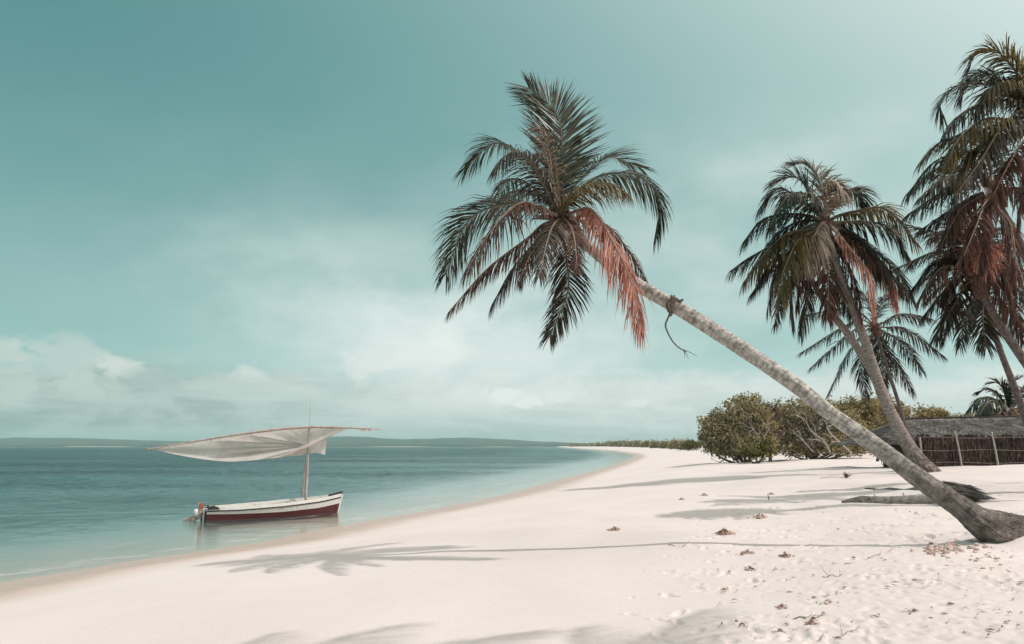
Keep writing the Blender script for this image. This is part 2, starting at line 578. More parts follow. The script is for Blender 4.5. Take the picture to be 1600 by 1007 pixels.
def sand_mat():
    m, nt = new_mat('sand'); n = N(nt)
    pos = n.geo(); x, y, z = n.xyz(pos)
    big = n.noise(pos, 0.35, 4, 0.55)
    mid = n.noise(pos, 2.5, 5, 0.6)
    fine = n.noise(pos, 60, 4, 0.7)
    dry = n.mix(n.rng(big, 0.35, 0.65), (0.735, 0.648, 0.624), (0.70, 0.61, 0.584))
    dry = n.mix(n.math('MULTIPLY', n.rng(mid, 0.45, 0.75), 0.25), dry, (0.67, 0.59, 0.55))
    dry = n.mix(n.math('MULTIPLY', n.rng(fine, 0.55, 0.75), 0.22), dry, (0.52, 0.42, 0.36))
    # dark flecks of weed and shell grit
    fl = n.noise(pos, 21, 2, 0.5)
    fl2 = n.noise(pos, 1.1, 3, 0.5)
    fm = n.math('MULTIPLY', n.rng(fl, 0.69, 0.75), n.rng(fl2, 0.48, 0.62))
    dry = n.mix(n.math('MULTIPLY', fm, 0.55), dry, (0.42, 0.29, 0.24))
    zn = n.math('MULTIPLY_ADD', n.math('SUBTRACT', big, 0.5), 0.22, z)
    wet = n.rng(zn, 0.42, 0.10)
    wcol = n.mix(n.rng(mid, 0.3, 0.7), (0.49, 0.355, 0.295), (0.54, 0.405, 0.34))
    c = n.mix(wet, dry, wcol)
    c = n.mix(n.rng(z, 0.0, -0.5), c, (0.50, 0.44, 0.385))
    # strand line of dark weed just below the berm
    rough = n.rng(wet, 0.5, 1.0, 0.85, 0.35)
    h = n.math('ADD', n.math('MULTIPLY', fine, 0.35), n.math('MULTIPLY', mid, 1.0))
    h = n.math('ADD', h, n.math('MULTIPLY', n.noise(pos, 11, 4, 0.6), 0.5))
    b = n.bump(h, n.rng(wet, 0.0, 0.8, 0.42, 0.05), 0.03)
    n.out(n.bsdf(c, rough, b, 0.3))
    return m


beach, bv = grid_mesh('beach', AX, AY, sand_z)
beach.data.materials.append(sand_mat())
tag(beach, 'pale pinkish sand beach curving away to the far point', 'beach', None, 'structure')


def water_mat():
    m, nt = new_mat('sea_water'); n = N(nt)
    pos = n.geo(); x, y, z = n.xyz(pos)
    dep = n.attr('depth')
    v = n.mapping(pos, (0.75, 1.0, 1.0))
    w1 = n.noise(v, 0.75, 7, 0.68, 0.5)
    w2 = n.noise(v, 3.2, 4, 0.55, 0.3)
    w3 = n.noise(n.mapping(pos, (0.10, 0.28, 1)), 0.16, 4, 0.5)
    calm = n.rng(dep, 0.12, 1.0, 0.05, 1.0)
    st = n.math('MULTIPLY', calm, n.rng(w3, 0.3, 0.7, 0.55, 1.0))
    h = n.math('ADD', w1, n.math('MULTIPLY', w2, 0.28))
    b = n.bump(h, st, 1.0)
    body = n.node('ShaderNodeBsdfDiffuse')
    bc = n.mix(n.rng(dep, 0.4, 3.2), (0.11, 0.215, 0.215), (0.016, 0.064, 0.072))
    bc = n.mix(n.math('MULTIPLY', n.rng(w3, 0.4, 0.75), 0.5), bc, (0.007, 0.033, 0.038))
    n.link(bc, body.inputs[0]); n.link(b, body.inputs['Normal'])
    tr = n.node('ShaderNodeBsdfTransparent'); tr.inputs[0].default_value = (0.90, 0.95, 0.93, 1)
    op = n.math('SUBTRACT', 1.0, n.math('EXPONENT', n.math('MULTIPLY', dep, -2.3)), clamp=True)
    wat = n.mixsh(op, tr.outputs[0], body.outputs[0])
    gl = n.node('ShaderNodeBsdfGlossy'); gl.inputs['Roughness'].default_value = 0.05
    gl.inputs['Color'].default_value = (0.95, 1, 1, 1); n.link(b, gl.inputs['Normal'])
    fr = n.node('ShaderNodeFresnel'); fr.inputs['IOR'].default_value = 1.33; n.link(b, fr.inputs['Normal'])
    ff = n.math('MINIMUM', fr.outputs[0], n.rng(dep, 0.0, 1.6, 0.85, 0.80))
    sh = n.mixsh(ff, wat, gl.outputs[0])
    # thin foam and ripple edges of the swash
    fn = n.noise(pos, 0.9, 5, 0.6)
    dd = n.math('MULTIPLY_ADD', n.math('SUBTRACT', fn, 0.5), 0.09, dep)
    f1 = n.math('MULTIPLY', n.rng(n.math('ABSOLUTE', n.math('SUBTRACT', dd, 0.035)), 0.012, 0.002), 0.22)
    f2 = n.math('MULTIPLY', n.rng(n.math('ABSOLUTE', n.math('SUBTRACT', dd, 0.13)), 0.012, 0.002), 0.12)
    foam = n.math('MULTIPLY', n.math('ADD', f1, f2), n.rng(n.noise(pos, 0.35, 3), 0.42, 0.6))
    fo = n.node('ShaderNodeBsdfDiffuse'); fo.inputs[0].default_value = (0.72, 0.72, 0.68, 1)
    sh = n.mixsh(foam, sh, fo.outputs[0])
    n.out(sh)
    return m


WX = axis([(-7000, -60, 900, 4), (-60, -24, 3, 0.18), (-24, -4, 0.16, 0.16), (-4, 12, 0.18, 0.6), (12, 120, 0.7, 5), (120, 7000, 5, 900)])
WY = axis([(-60, 11, 6, 0.3), (11, 40, 0.13, 0.14), (40, 110, 0.15, 0.45), (110, 200, 0.5, 3), (200, 7000, 3, 500)])


def sea_z(X, Y):
    dep = np.clip(-ground(X, Y), -1, 3)
    amp = np.clip((dep - 0.15) / 0.9, 0, 1) * np.clip((260 - Y) / 160, 0, 1) * (np.abs(X) < 70)
    gust = 0.45 + np.clip(fbm(X * 0.05, Y * 0.09, 91, 3) + 0.35, 0, 1)
    h = 0.20 * fbm(X * 0.50 + 0.15 * Y, Y * 0.42, 51, 2) + 0.14 * fbm(X * 1.2, Y * 1.0 + 0.25 * X, 61, 3)
    return amp * gust * h


sea, wv = grid_mesh('sea', WX, WY, sea_z)
at = sea.data.attributes.new('depth', 'FLOAT', 'POINT')
at.data.foreach_set('value', np.clip(-ground(wv[:, 0], wv[:, 1]), -0.5, 4).astype(np.float32))
sea.data.materials.append(water_mat())
tag(sea, 'calm teal sea with small ripples reaching to the far hills', 'sea', None, 'structure')

# ------------------------------------------------------------------ far hills
hm, nt = new_mat('hill_cover'); n = N(nt)
pos = n.geo()
nz = n.noise(n.mapping(pos, (1, 1, 6)), 0.018, 6, 0.65)
hc = n.mix(n.rng(nz, 0.4, 0.7), (0.030, 0.060, 0.048), (0.13, 0.135, 0.09))
x_, y_, z_ = n.xyz(pos)
hc = n.mix(n.math('MULTIPLY', n.rng(z_, 2.2, 0.4), n.rng(n.noise(pos, 0.004, 2), 0.45, 0.55)), hc, (0.55, 0.5, 0.42))
n.out(n.bsdf(hc, 0.9, None, 0.1))


def hills(name, prof, Y, depth, label):
    xs = np.array([P(p, 697, Y)[0] for p, _ in prof]); zs = np.array([max(0.3, P(p, q, Y)[2]) for p, q in prof])
    X = np.linspace(xs[0], xs[-1], 420)
    Zr = np.interp(X, xs, zs) * (1 + 0.13 * fbm(X / 110, X * 0, 5, 5))
    Zr = np.maximum(Zr, 0.2)
    rows = [(-0.12 * depth, -3.0), (-0.10 * depth, 0.03), (0.2 * depth, 0.55), (0.5 * depth, 1.0), (depth, 0.0)]
    v = []
    for r_, (dy, k) in enumerate(rows):
        for i, xx in enumerate(X):
            zz = Zr[i] * k if k >= 0 else -3
            if 0 < k < 1: zz = zz * (1 + 0.25 * float(fbm(xx / 150 + r_ * 7, r_, 9, 3)))
            v.append((xx * (Y + dy) / Y, Y + dy, zz))
    nx = len(X); f = []
    for r_ in range(len(rows) - 1):
        for i in range(nx - 1):
            a = r_ * nx + i; f.append((a, a + 1, a + 1 + nx, a + nx))
    o = mesh_obj(name, v, f, hm, None, True)
    return tag(o, label, 'hills', None, 'structure')


hills('hills', [(-120, 683), (-40, 682), (40, 682), (110, 683), (180, 684.5), (250, 686.5), (300, 688), (380, 687), (440, 684), (500, 681), (545, 680),
                (590, 681.5), (635, 684), (675, 683), (720, 682), (765, 682.5), (800, 685), (840, 688), (880, 690.5), (930, 692.5), (1000, 694)],
      3600, 1500, 'low hazy wooded hills across the bay behind the boat')
hills('far_spit', [(-60, 696.2), (0, 695.4), (120, 695.6), (250, 695.5), (330, 696.4), (420, 696.4), (560, 695.0), (700, 694.8), (820, 695.2), (900, 694.6), (960, 694.8)],
      2600, 300, 'thin pale sand spit along the far shore left of the boat')

# ------------------------------------------------------------------ air
am, nt = new_mat('haze_air'); n = N(nt)
pv = n.node('ShaderNodeVolumePrincipled')
pv.inputs['Color'].default_value = (0.62, 0.93, 0.93, 1); pv.inputs['Density'].default_value = 0.00016
n.out(None, pv.outputs[0])
v, f = box((0, 3470, 38), 14300, 7200, 86)
hz = mesh_obj('haze', v, f, am)
tag(hz, 'thin pale haze over the bay and the far shore', 'haze', None, 'stuff')

# ------------------------------------------------------------------ palm materials
M = {}
M['green'] = leaf_mat('palm_leaf_green', [(0, (0.014, 0.020, 0.010)), (0.6, (0.028, 0.034, 0.015)), (1, (0.11, 0.10, 0.045))], 0.14, None, 0.40, 0.45)
M['dark'] = leaf_mat('palm_leaf_brown_green', [(0, (0.022, 0.016, 0.012)), (0.6, (0.040, 0.028, 0.017)), (1, (0.12, 0.088, 0.05))], 0.14, (1.6, 1.1, 0.7), 0.40, 0.45)
M['olive'] = leaf_mat('palm_leaf_olive', [(0, (0.07, 0.055, 0.02)), (0.6, (0.13, 0.095, 0.035)), (1, (0.20, 0.15, 0.06))], 0.35, (1.5, 1.3, 0.6))
M['brown'] = leaf_mat('palm_leaf_dry_brown', [(0, (0.06, 0.032, 0.026)), (0.6, (0.12, 0.06, 0.045)), (1, (0.25, 0.16, 0.125))], 0.25, (1.5, 1.0, 0.8), 0.6, 0.25)
M['red'] = leaf_mat('palm_leaf_dry_red', [(0, (0.24, 0.09, 0.065)), (0.5, (0.50, 0.22, 0.165)), (1, (0.68, 0.42, 0.34))], 0.3, (1.4, 1.0, 0.9), 0.65, 0.2)
M['tan'] = leaf_mat('palm_leaf_dry_tan', [(0, (0.16, 0.12, 0.09)), (0.6, (0.33, 0.26, 0.20)), (1, (0.50, 0.42, 0.34))], 0.25, (1.3, 1.1, 0.9), 0.6, 0.25)
M['rachis'] = plain_mat('frond_stalk', (0.10, 0.085, 0.05), (0.18, 0.14, 0.085), 14, 0.5)
M['rachis_dry'] = plain_mat('frond_stalk_dry', (0.20, 0.12, 0.09), (0.34, 0.23, 0.18), 14, 0.6)
M['fibre'] = plain_mat('crown_fibre', (0.05, 0.03, 0.022), (0.16, 0.09, 0.065), 18, 0.9, 0.6, 0.03)
M['nut'] = plain_mat('coconut_husk', (0.07, 0.035, 0.022), (0.14, 0.07, 0.042), 9, 0.55)


def trunk_mat(name, light, mid, dark, rough_len, ring=16.0, contrast=1.0):
    m, nt = new_mat(name); n = N(nt)
    uv = n.node('ShaderNodeUVMap').outputs[0]
    u, v, _ = n.xyz(uv)
    pos = n.node('ShaderNodeTexCoord').outputs['Object']
    # blotches and rings of leaf scars
    blot = n.noise(n.comb(n.math('MULTIPLY', u, 3.0), n.math('MULTIPLY', v, 5.5), 0.0), 1.0, 6, 0.66, 0.6)
    c = n.mix(n.rng(n.math('MULTIPLY_ADD', n.noise(pos, 11, 5, .65), .5, n.math('MULTIPLY', blot, .5)), 0.38, 0.60), mid, light)
    streak = n.noise(n.comb(n.math('MULTIPLY', u, 26), n.math('MULTIPLY', v, 4.0), 0.0), 1.0, 5, 0.65)
    c = n.mix(n.math('MULTIPLY', n.rng(streak, 0.5, 0.72), 0.6 * contrast), c, dark)
    wv_ = n.math('MULTIPLY_ADD', n.noise(pos, 3.0, 5, 0.65), 3.4, n.math('MULTIPLY', v, ring))
    fr = n.math('FRACT', wv_)
    ringm = n.math('MULTIPLY', n.rng(n.math('ABSOLUTE', n.math('SUBTRACT', fr, 0.5)), 0.10, 0.5), n.rng(n.noise(pos, 6, 5, .7), 0.36, 0.60))
    c = n.mix(n.math('MULTIPLY', ringm, 0.42 * contrast), c, dark)
    spots = n.rng(n.noise(pos, 10, 4, 0.6), 0.60, 0.70)
    c = n.mix(n.math('MULTIPLY', spots, 0.7), c, dark)
    # fibrous foot
    foot_ = n.rng(n.math('MULTIPLY_ADD', n.math('SUBTRACT', blot, 0.5), 2.2, v), rough_len, rough_len * 0.35)
    wrp = n.noise(pos, 3.0, 4, 0.6)
    fib = n.noise(n.comb(n.math('MULTIPLY_ADD', wrp, 9.0, n.math('MULTIPLY', u, 46)), n.math('MULTIPLY_ADD', wrp, 3.0, n.math('MULTIPLY', v, 3.2)), 0.0), 1.0, 6, 0.72)
    fib = n.math('ADD', n.math('MULTIPLY', fib, 0.6), n.math('MULTIPLY', n.noise(pos, 4.5, 6, 0.7), 0.4))
    fc = n.ramp(fib, [(0.41, (0.022, 0.013, 0.011)), (0.475, (0.09, 0.066, 0.058)), (0.53, (0.22, 0.19, 0.17)), (0.60, (0.46, 0.43, 0.395))])
    c = n.mix(n.math('MULTIPLY', foot_, 0.85), c, fc)
    h = n.math('ADD', n.math('MULTIPLY', fr, -0.35), n.math('ADD', n.math('MULTIPLY', fib, n.math('MULTIPLY_ADD', foot_, 1.2, 0.25)), n.math('MULTIPLY', streak, 0.3)))
    b = n.bump(h, 1.0, 0.05)
    n.out(n.bsdf(c, 0.85, b, 0.2))
    return m


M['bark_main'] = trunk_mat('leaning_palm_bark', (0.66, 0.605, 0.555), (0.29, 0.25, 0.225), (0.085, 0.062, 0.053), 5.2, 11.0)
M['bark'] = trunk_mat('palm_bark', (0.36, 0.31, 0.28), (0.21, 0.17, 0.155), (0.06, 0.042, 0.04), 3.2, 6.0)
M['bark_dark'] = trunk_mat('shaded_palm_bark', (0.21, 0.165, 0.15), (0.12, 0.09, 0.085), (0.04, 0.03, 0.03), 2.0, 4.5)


def make_trunk(parent, pts_r, mat, seg=18, step=0.06, wob=0.05, seed=1, ring=0.02, period=0.14, rugged=0.0):
    """pts_r: list of (x,y,z,r) from the base up"""
    a = np.array(pts_r, float)
    L = np.sum(np.linalg.norm(np.diff(a[:, :3], axis=0), axis=1))
    c = catmull(a, max(12, int(L / step)))
    rr = lambda l, ang: (1 + ring * (((l / period + 0.35 * np.sin(ang + l)) % 1.0) - 0.5)
                         + rugged * max(0.15, 1 - l / 4.2) * (fbm(np.cos(ang) * 3.2 + 5, np.sin(ang) * 3.2 + l * 1.6, seed + 9, 4) - 0.5 * np.abs(fbm(np.cos(ang) * 9, np.sin(ang) * 9 + l * 2.2, seed + 19, 2))))
    v, f, uv = tube(c[:, :3], c[:, 3], seg, True, wob, seed, None, rr)
    return mesh_obj('trunk', v, f, mat, parent, True, None, uv)


def frond(parent, pts, L, n, mat,  hang=0.35, lift=12, wid=0.026, seed=0, dry=False, skip=0.0, h=None, twist=0.0, r0=0.03, ang=(56, 24), t0=0.14, name='frond', ragged=0.035):
    L *= 1.72; n = int(n * 1.4); wid *= 1.1
    rd = random.Random(seed)
    c = catmull(pts, 46)
    T = np.gradient(c, axis=0); T /= np.linalg.norm(T, axis=1)[:, None]
    if h is None:
        hh = c[-1] - c[0]; hh = np.array([hh[0], hh[1], 0.0])
        if np.linalg.norm(hh) < 0.15: hh = np.array([0.2, 1.0, 0])
    else: hh = np.array([h[0], h[1], 0.0])
    hh = nrm(hh)
    S0 = np.cross(hh, [0, 0, 1.0])
    mb = MB()
    rad = np.interp(np.linspace(0, 1, 46), [0, 0.08, 0.3, 1], [r0 * 1.9, r0 * 1.1, r0 * 0.75, r0 * 0.12])
    v, f, uv = tube(c, rad, 5, False)
    mb.add(v, f, 0)
    idx = np.linspace(0, 1, 46)
    for k in range(n):
        t = t0 + (1 - t0) * (k + rd.uniform(-0.3, 0.3)) / (n - 1)
        t = min(max(t, 0), 1)
        b = np.array([np.interp(t, idx, c[:, j]) for j in range(3)])
        Tt = nrm([np.interp(t, idx, T[:, j]) for j in range(3)])
        S = nrm(S0 - (S0 @ Tt) * Tt); Nn = np.cross(S, Tt)
        if twist:
            tw = math.radians(twist) * t
            S, Nn = S * math.cos(tw) + Nn * math.sin(tw), Nn * math.cos(tw) - S * math.sin(tw)
        u = min(1.0, max(0.0, (t - t0) / (1 - t0)))
        prof = (0.56 + 0.44 * math.sin(math.pi * min(1, max(0, u)) ** 0.75)) * (1 - 0.18 * u) * (0.55 + 0.45 * min(1, u / 0.3))
        for sg in (-1, 1):
            if rd.random() < skip: continue
            A = math.radians(ang[0] + (ang[1] - ang[0]) * u ** 1.4 + rd.gauss(0, 4 + 60 * ragged * rd.random()))
            vl = math.radians(lift * (1 - 0.4 * u) + rd.gauss(0, 5 + 40 * ragged))
            d = nrm(math.cos(A) * Tt + math.sin(A) * (sg * S * math.cos(vl) + Nn * math.sin(vl)))
            ll = L * prof * rd.uniform(0.86, 1.08)
            if rd.random() < ragged: ll *= rd.uniform(0.4, 0.8)
            hg = hang * rd.uniform(0.75, 1.3)
            w = Tt - (Tt @ d) * d
            w = nrm(w + 0.35 * rd.uniform(-1, 1) * Nn) if np.linalg.norm(w) > 1e-3 else Nn
            wd = wid * rd.uniform(0.8, 1.15) * (1 - 0.35 * u)
            vs_ = []
            p = b.copy(); dirn = d.copy(); segs = (0.0, 0.28, 0.36, 0.36)
            ws = (0.45, 1.0, 0.72, 0.0)
            for q in range(4):
                p = p + dirn * ll * segs[q]
                if ws[q] > 0: vs_ += [p - w * wd * ws[q] * 0.5, p + w * wd * ws[q] * 0.5]
                else: vs_ += [p]
                dirn = nrm(dirn + np.array([0, 0, -1.0]) * hg * (0.55 + 0.55 * q))
            mb.add(vs_, [(0, 1, 3, 2), (2, 3, 5, 4), (4, 5, 6)], 1)
    return mb.build(name, [M['rachis_dry' if dry else 'rachis'], M[mat]], parent)


def pxpts(start, pts, Y0, dY, dmul=1.0):
    """frond control points from picture points at a depth that runs from Y0 to Y0+dY"""
    n_ = len(pts); out = [start]
    for i, (a, b) in enumerate(pts):
        s = (i + 1) / n_
        out.append(P(a, b, Y0 + dY * dmul * (s ** 0.8 if n_ > 1 else 1)))
    return out


def boots(parent, c, axis_, r, seed, n_=16, ln=0.45):
    """fibrous leaf bases round the growing point"""
    mb = MB(); rd = random.Random(seed)
    ax_ = nrm(axis_)
    v, f, uv = tube([c - ax_ * ln * 0.9, c - ax_ * ln * 0.3, c + ax_ * ln * 0.25, c + ax_ * ln * 0.75], [r * 0.85, r * 1.25, r * 1.1, r * 0.25], 12, True, 0.15, seed)
    mb.add(v, f)
    a = nrm(np.cross(ax_, [0.3, 0.2, 1])); b = np.cross(ax_, a)
    for k in range(n_):
        ph = rd.uniform(0, 6.28); o = a * math.cos(ph) + b * math.sin(ph)
        s = c + ax_ * rd.uniform(-0.5, 0.3) * ln + o * r
        e = s + o * rd.uniform(0.12, 0.3) * (r / 0.15) + ax_ * rd.uniform(-0.1, 0.3)
        v, f, uv = tube([s - o * 0.05, (s + e) / 2 + ax_ * 0.04, e], [0.045, 0.032, 0.012], 5)
        mb.add(v, f)
    # hanging fibre strings
    for k in range(n_):
        ph = rd.uniform(0, 6.28); o = a * math.cos(ph) + b * math.sin(ph)
        s = c + ax_ * rd.uniform(-0.4, 0.2) * ln + o * r
        e = s + o * 0.12 + np.array([rd.uniform(-.1, .1), rd.uniform(-.1, .1), -rd.uniform(0.2, 0.55)])
        v, f, uv = tube([s, (s + e) / 2 + o * 0.08, e], [0.012, 0.009, 0.004], 4)
        mb.add(v, f)
    return mb.build('leaf_base', M['fibre'], parent, False)


def coconuts(parent, c, pts, r):
    for k, o in enumerate(pts):
        v, f = blob(np.array(c) + np.array(o), r, 50 + k, 12, 8, 0.06, (1, 1, 1.15))
        mesh_obj('coconut', v, f, M['nut'], parent, True)


# ------------------------------------------------------------------ the leaning palm
Yb = PB[1]
palm = empty('coconut_palm', (PB[0], PB[1], PB[2]), 'tall coconut palm leaning far out over the beach, nearest to the camera', 'palm tree')
spec = [(1720, 852, Yb + .60, 40), (1655, 842, Yb + .45, 42), (1608, 834, Yb + .28, 46), (1576, 829, Yb + .15, 50), (1550, 825, Yb + .06, 55), (1529, 814, Yb + .05, 46), (1509, 799, Yb + .10, 37), (1489, 785, Yb + .16, 33.5), (1463, 767, Yb + .26, 31), (1432, 745, Yb + .4, 28.5), (1397, 718, Yb + .6, 27),
        (1347, 682, Yb + .85, 25.5), (1296, 646, Yb + 1.05, 24.5), (1242, 602, Yb + 1.3, 24), (1180, 558.5, Yb + 1.55, 23.5), (1095, 503.5, Yb + 1.9, 23), (1049, 475.5, Yb + 2.1, 22), (984, 437, Yb + 2.35, 20),
        (930, 395, 14.0, 18.5), (890, 357, 14.2, 16), (874, 335, 14.25, 13)]
spec = [(a, b, y, w * y / F / 2) for a, b, y, w in spec]
tp = [tuple(P(a, b, y)) + (r,) for a, b, y, r in spec]
make_trunk(palm, tp, M['bark_main'], 56, 0.025, 0.07, 3, 0.03, 0.12, 0.26)
# hairy root fibre on the upper side of the foot
mb = MB(); rd = random.Random(77)
fc_ = catmull(np.array(tp), 120)
for k in range(520):
    i_ = int(rd.triangular(2, 40, 14)); c_ = fc_[i_]; t_ = nrm(fc_[i_ + 1][:3] - fc_[i_][:3])
    a_ = nrm(np.cross(t_, [0, 0, 1])); b_ = np.cross(a_, t_)
    ph = rd.gauss(1.57, .8); o_ = a_ * math.cos(ph) + b_ * math.sin(ph)
    p_ = c_[:3] + o_ * c_[3] * .97; L_ = rd.uniform(.06, .2)
    d_ = nrm(-t_ + o_ * rd.uniform(.02, .25)) * L_; s_ = nrm(np.cross(d_, o_)) * rd.uniform(.003, .007)
    mb.add([p_ - s_, p_ + s_, p_ + d_ * .6 + s_ * .7, p_ + d_ * .6 - s_ * .7, p_ + d_], [(0, 1, 2, 3), (3, 2, 4)])
ROOTF = leaf_mat('hairy_root_fibre', [(0, (0.07, 0.055, 0.05)), (.5, (0.19, 0.17, 0.155)), (1, (0.38, 0.36, 0.33))], .02, (1, 1, 1), .9, .1)
mb.build('root_fibre', ROOTF, palm)
C1 = P(878, 342, 14.2)
boots(palm, C1, nrm(np.array(tp[-1][:3]) - np.array(tp[-3][:3])), 0.15, 5, 22, 0.45)
Y1 = 14.2
fl = [
    # points, dY, leaf length, n, material, kwargs
    ([(871, 300), (878, 228), (868, 176), (826, 138)], 0.40, .70, 125, 'green', dict(hang=.05, lift=2, h=(-.12, 1), ang=(50, 30), wid=.032)),
    ([(836, 268), (800, 232), (768, 226), (727, 264)], 0.7, .58, 84, 'green', dict(hang=.32, lift=22, h=(-.8, .75))),
    ([(864, 285), (858, 238), (847, 207), (832, 196)], -0.3, .34, 46, 'tan', dict(hang=.45, lift=-10, dry=True, skip=.1, ragged=.15)),
    ([(845, 280), (822, 245), (798, 238), (775, 262)], -0.6, .52, 66, 'dark', dict(hang=.5, lift=0)),
    ([(840, 300), (812, 280), (790, 285), (778, 306)], 1.2, .45, 56, 'green', dict(hang=.4, lift=5)),
    ([(842, 324), (787, 320), (731, 347), (697, 428)], 0.35, .62, 92, 'green', dict(hang=.26, lift=14, h=(-.8, .6), twist=-25)),
    ([(846, 326), (812, 318), (770, 358), (729, 422)], -0.8, .58, 84, 'brown', dict(hang=.45, lift=-8, dry=True, ragged=.2)),
    ([(848, 352), (824, 373), (762, 420), (704, 484)], -0.35, .40, 84, 'brown', dict(hang=.40, lift=-15, dry=True)),
    ([(853, 358), (837, 378), (801, 420), (769, 476)], 0.1, .44, 76, 'dark', dict(hang=.42, lift=-10)),
    ([(881, 370), (885, 404), (887, 456), (859, 526)], -0.45, .44, 80, 'dark', dict(hang=.18, lift=0, h=(-.25, -1))),
    ([(900, 330), (926, 330), (961, 384), (988, 444), (1002, 516)], -0.75, .60, 130, 'red', dict(hang=.62, lift=-12, dry=True, ragged=.28, h=(.62, -.78))),
    ([(905, 345), (947, 352), (986, 398), (1008, 436)], 0.25, .42, 60, 'brown', dict(hang=.5, lift=-10, dry=True, ragged=.2)),
    ([(892, 312), (930, 278), (990, 272), (1030, 310), (1026, 366)], 0.3, .60, 100, 'green', dict(hang=.52, lift=6)),
    ([(888, 305), (918, 268), (955, 246), (1000, 262)], 0.9, .58, 84, 'green', dict(hang=.16, lift=26, h=(.75, .8))),
    ([(886, 318), (912, 292), (950, 286), (978, 300)], -0.5, .46, 66, 'olive', dict(hang=.55, lift=0)),
    ([(866, 350), (856, 374), (842, 432)], -1.25, .36, 70, 'dark', dict(hang=.35, lift=0)),
    ([(889, 350), (897, 372), (902, 420)], -0.9, .30, 60, 'brown', dict(hang=.35, lift=-10, dry=True, ragged=.2)),
    ([(860, 320), (836, 300), (800, 300), (768, 330)], 1.1, .40, 70, 'dark', dict(hang=.45, lift=0)),
    ([(862, 355), (846, 380), (828, 400), (812, 440)], -0.7, .36, 56, 'brown', dict(hang=.5, lift=-20, dry=True, ragged=.3)),
    ([(872, 300), (868, 250), (864, 215)], 0.2, .34, 40, 'green', dict(hang=.1, lift=30, ang=(35, 15))),
]
for i, (pts, dY, L, n_, mt, kw) in enumerate(fl):
    frond(palm, pxpts(C1, pts, Y1, dY, 1.9), L, n_, mt, seed=100 + i, **kw)
coconuts(palm, C1, [(-.30, -.28, -.30), (-.20, -.36, -.42), (-.38, -.1, -.45), (.06, -.3, -.40)], 0.105)
v, f, uv = tube([C1, P(852, 240, 14.0), P(838, 196, 13.9)], [.03, .02, .004], 6)
mesh_obj('spear_leaf', v, f, M['tan'], palm)

# rope round the trunk
ropeM = plain_mat('old_rope', (0.10, 0.075, 0.065), (0.20, 0.155, 0.135), 40, 0.9, 0.6, 0.01)
rope = empty('rope', P(1052, 480, 13.3), 'dark rope knotted round the leaning trunk with a loose end hanging down', 'rope')
axd = nrm(np.array(tp[17][:3]) - np.array(tp[15][:3]))
cc_ = P(1051, 477, Yb + 2.1)
aa = nrm(np.cross(axd, [0, 0, 1])); bb = np.cross(axd, aa)
mb = MB()
for sh in (-.035, .035):
    ring_ = [cc_ + axd * (sh + 0.04 * math.cos(2 * k_)) + (aa * math.cos(k_) + bb * math.sin(k_)) * .138 for k_ in np.linspace(0, 6.283, 26)]
    v, f, uv = tube(ring_, .016, 6); mb.add(v, f)
mb.build('rope_loop', ropeM, rope, True)
yk = Yb + 1.93
hang_ = [P(a, b, yk - .02) for a, b in [(1054, 462), (1048, 478), (1046, 492), (1040, 507), (1043, 519), (1052, 535), (1063, 545), (1072, 549)]]
v, f, uv = tube(catmull(hang_, 30), np.linspace(.021, .010, 30), 7)
mb = MB(); mb.add(v, f)
v, f, uv = tube(catmull([P(1055, 470, yk - .05), P(1052, 486, yk - .05), P(1047, 495, yk - .03)], 12), .018, 6); mb.add(v, f)
for e_ in ((1089, 557), (1076, 562), (1070, 560)):
    v, f, uv = tube([P(1068, 547, yk), P(.5 * (1070 + e_[0]), .5 * (548 + e_[1]) - 1, yk), P(*e_, yk)], [.008, .005, .003], 4); mb.add(v, f)
mb.build('rope_end', ropeM, rope, True)
v, f, uv = tube(catmull([P(1049, 462, yk + .1), P(1051, 467, yk + .05), P(1058, 468, yk + .05), P(1063, 471, yk + .05), P(1067, 468, yk)], 16), .020, 6)
mesh_obj('rope_knot', v, f, ropeM, rope, True)

# ------------------------------------------------------------------ the other palms
GRP = 'palms standing behind the leaning palm'


def palm_from(label, trunk, Yc, crown, fronds, bark, seed, L=.9, n_=64, r0=.05, wid=.045, nuts=False, group=GRP, name='coconut_palm', trunk_seg=14, br=.22):
    """trunk: (px,py,Y,r) from the base up; crown (px,py); fronds: (pts, dY, mat, hang, lift)"""
    tr = [tuple(P(a, b, y)) + (r * .56,) for a, b, y, r in trunk]
    root = empty(name, tr[0][:3], label, 'palm tree', group)
    make_trunk(root, tr, M[bark], trunk_seg, 0.10, 0.06, seed, 0.03, 0.22)
    Cc = P(*crown, Yc)
    boots(root, Cc, nrm(np.array(tr[-1][:3]) - np.array(tr[-2][:3])), br, seed, 16, .6)
    for i, (pts, dY, mt, hang, lift) in enumerate(fronds):
        sc_ = random.Random(seed * 31 + i).uniform(0.88, 1.1)
        dry = mt in ('red', 'brown', 'tan')
        frond(root, pxpts(Cc, pts, Yc, dY), L * sc_ * .76, int(n_ * .92), mt, hang=hang, lift=lift, wid=wid, seed=seed * 100 + i, dry=dry, r0=r0, ragged=.2 if dry else .08)
    if nuts:
        coconuts(root, Cc, [(-.2, -.35, -.5), (.15, -.38, -.55), (.0, -.42, -.75)], .16)
    return root


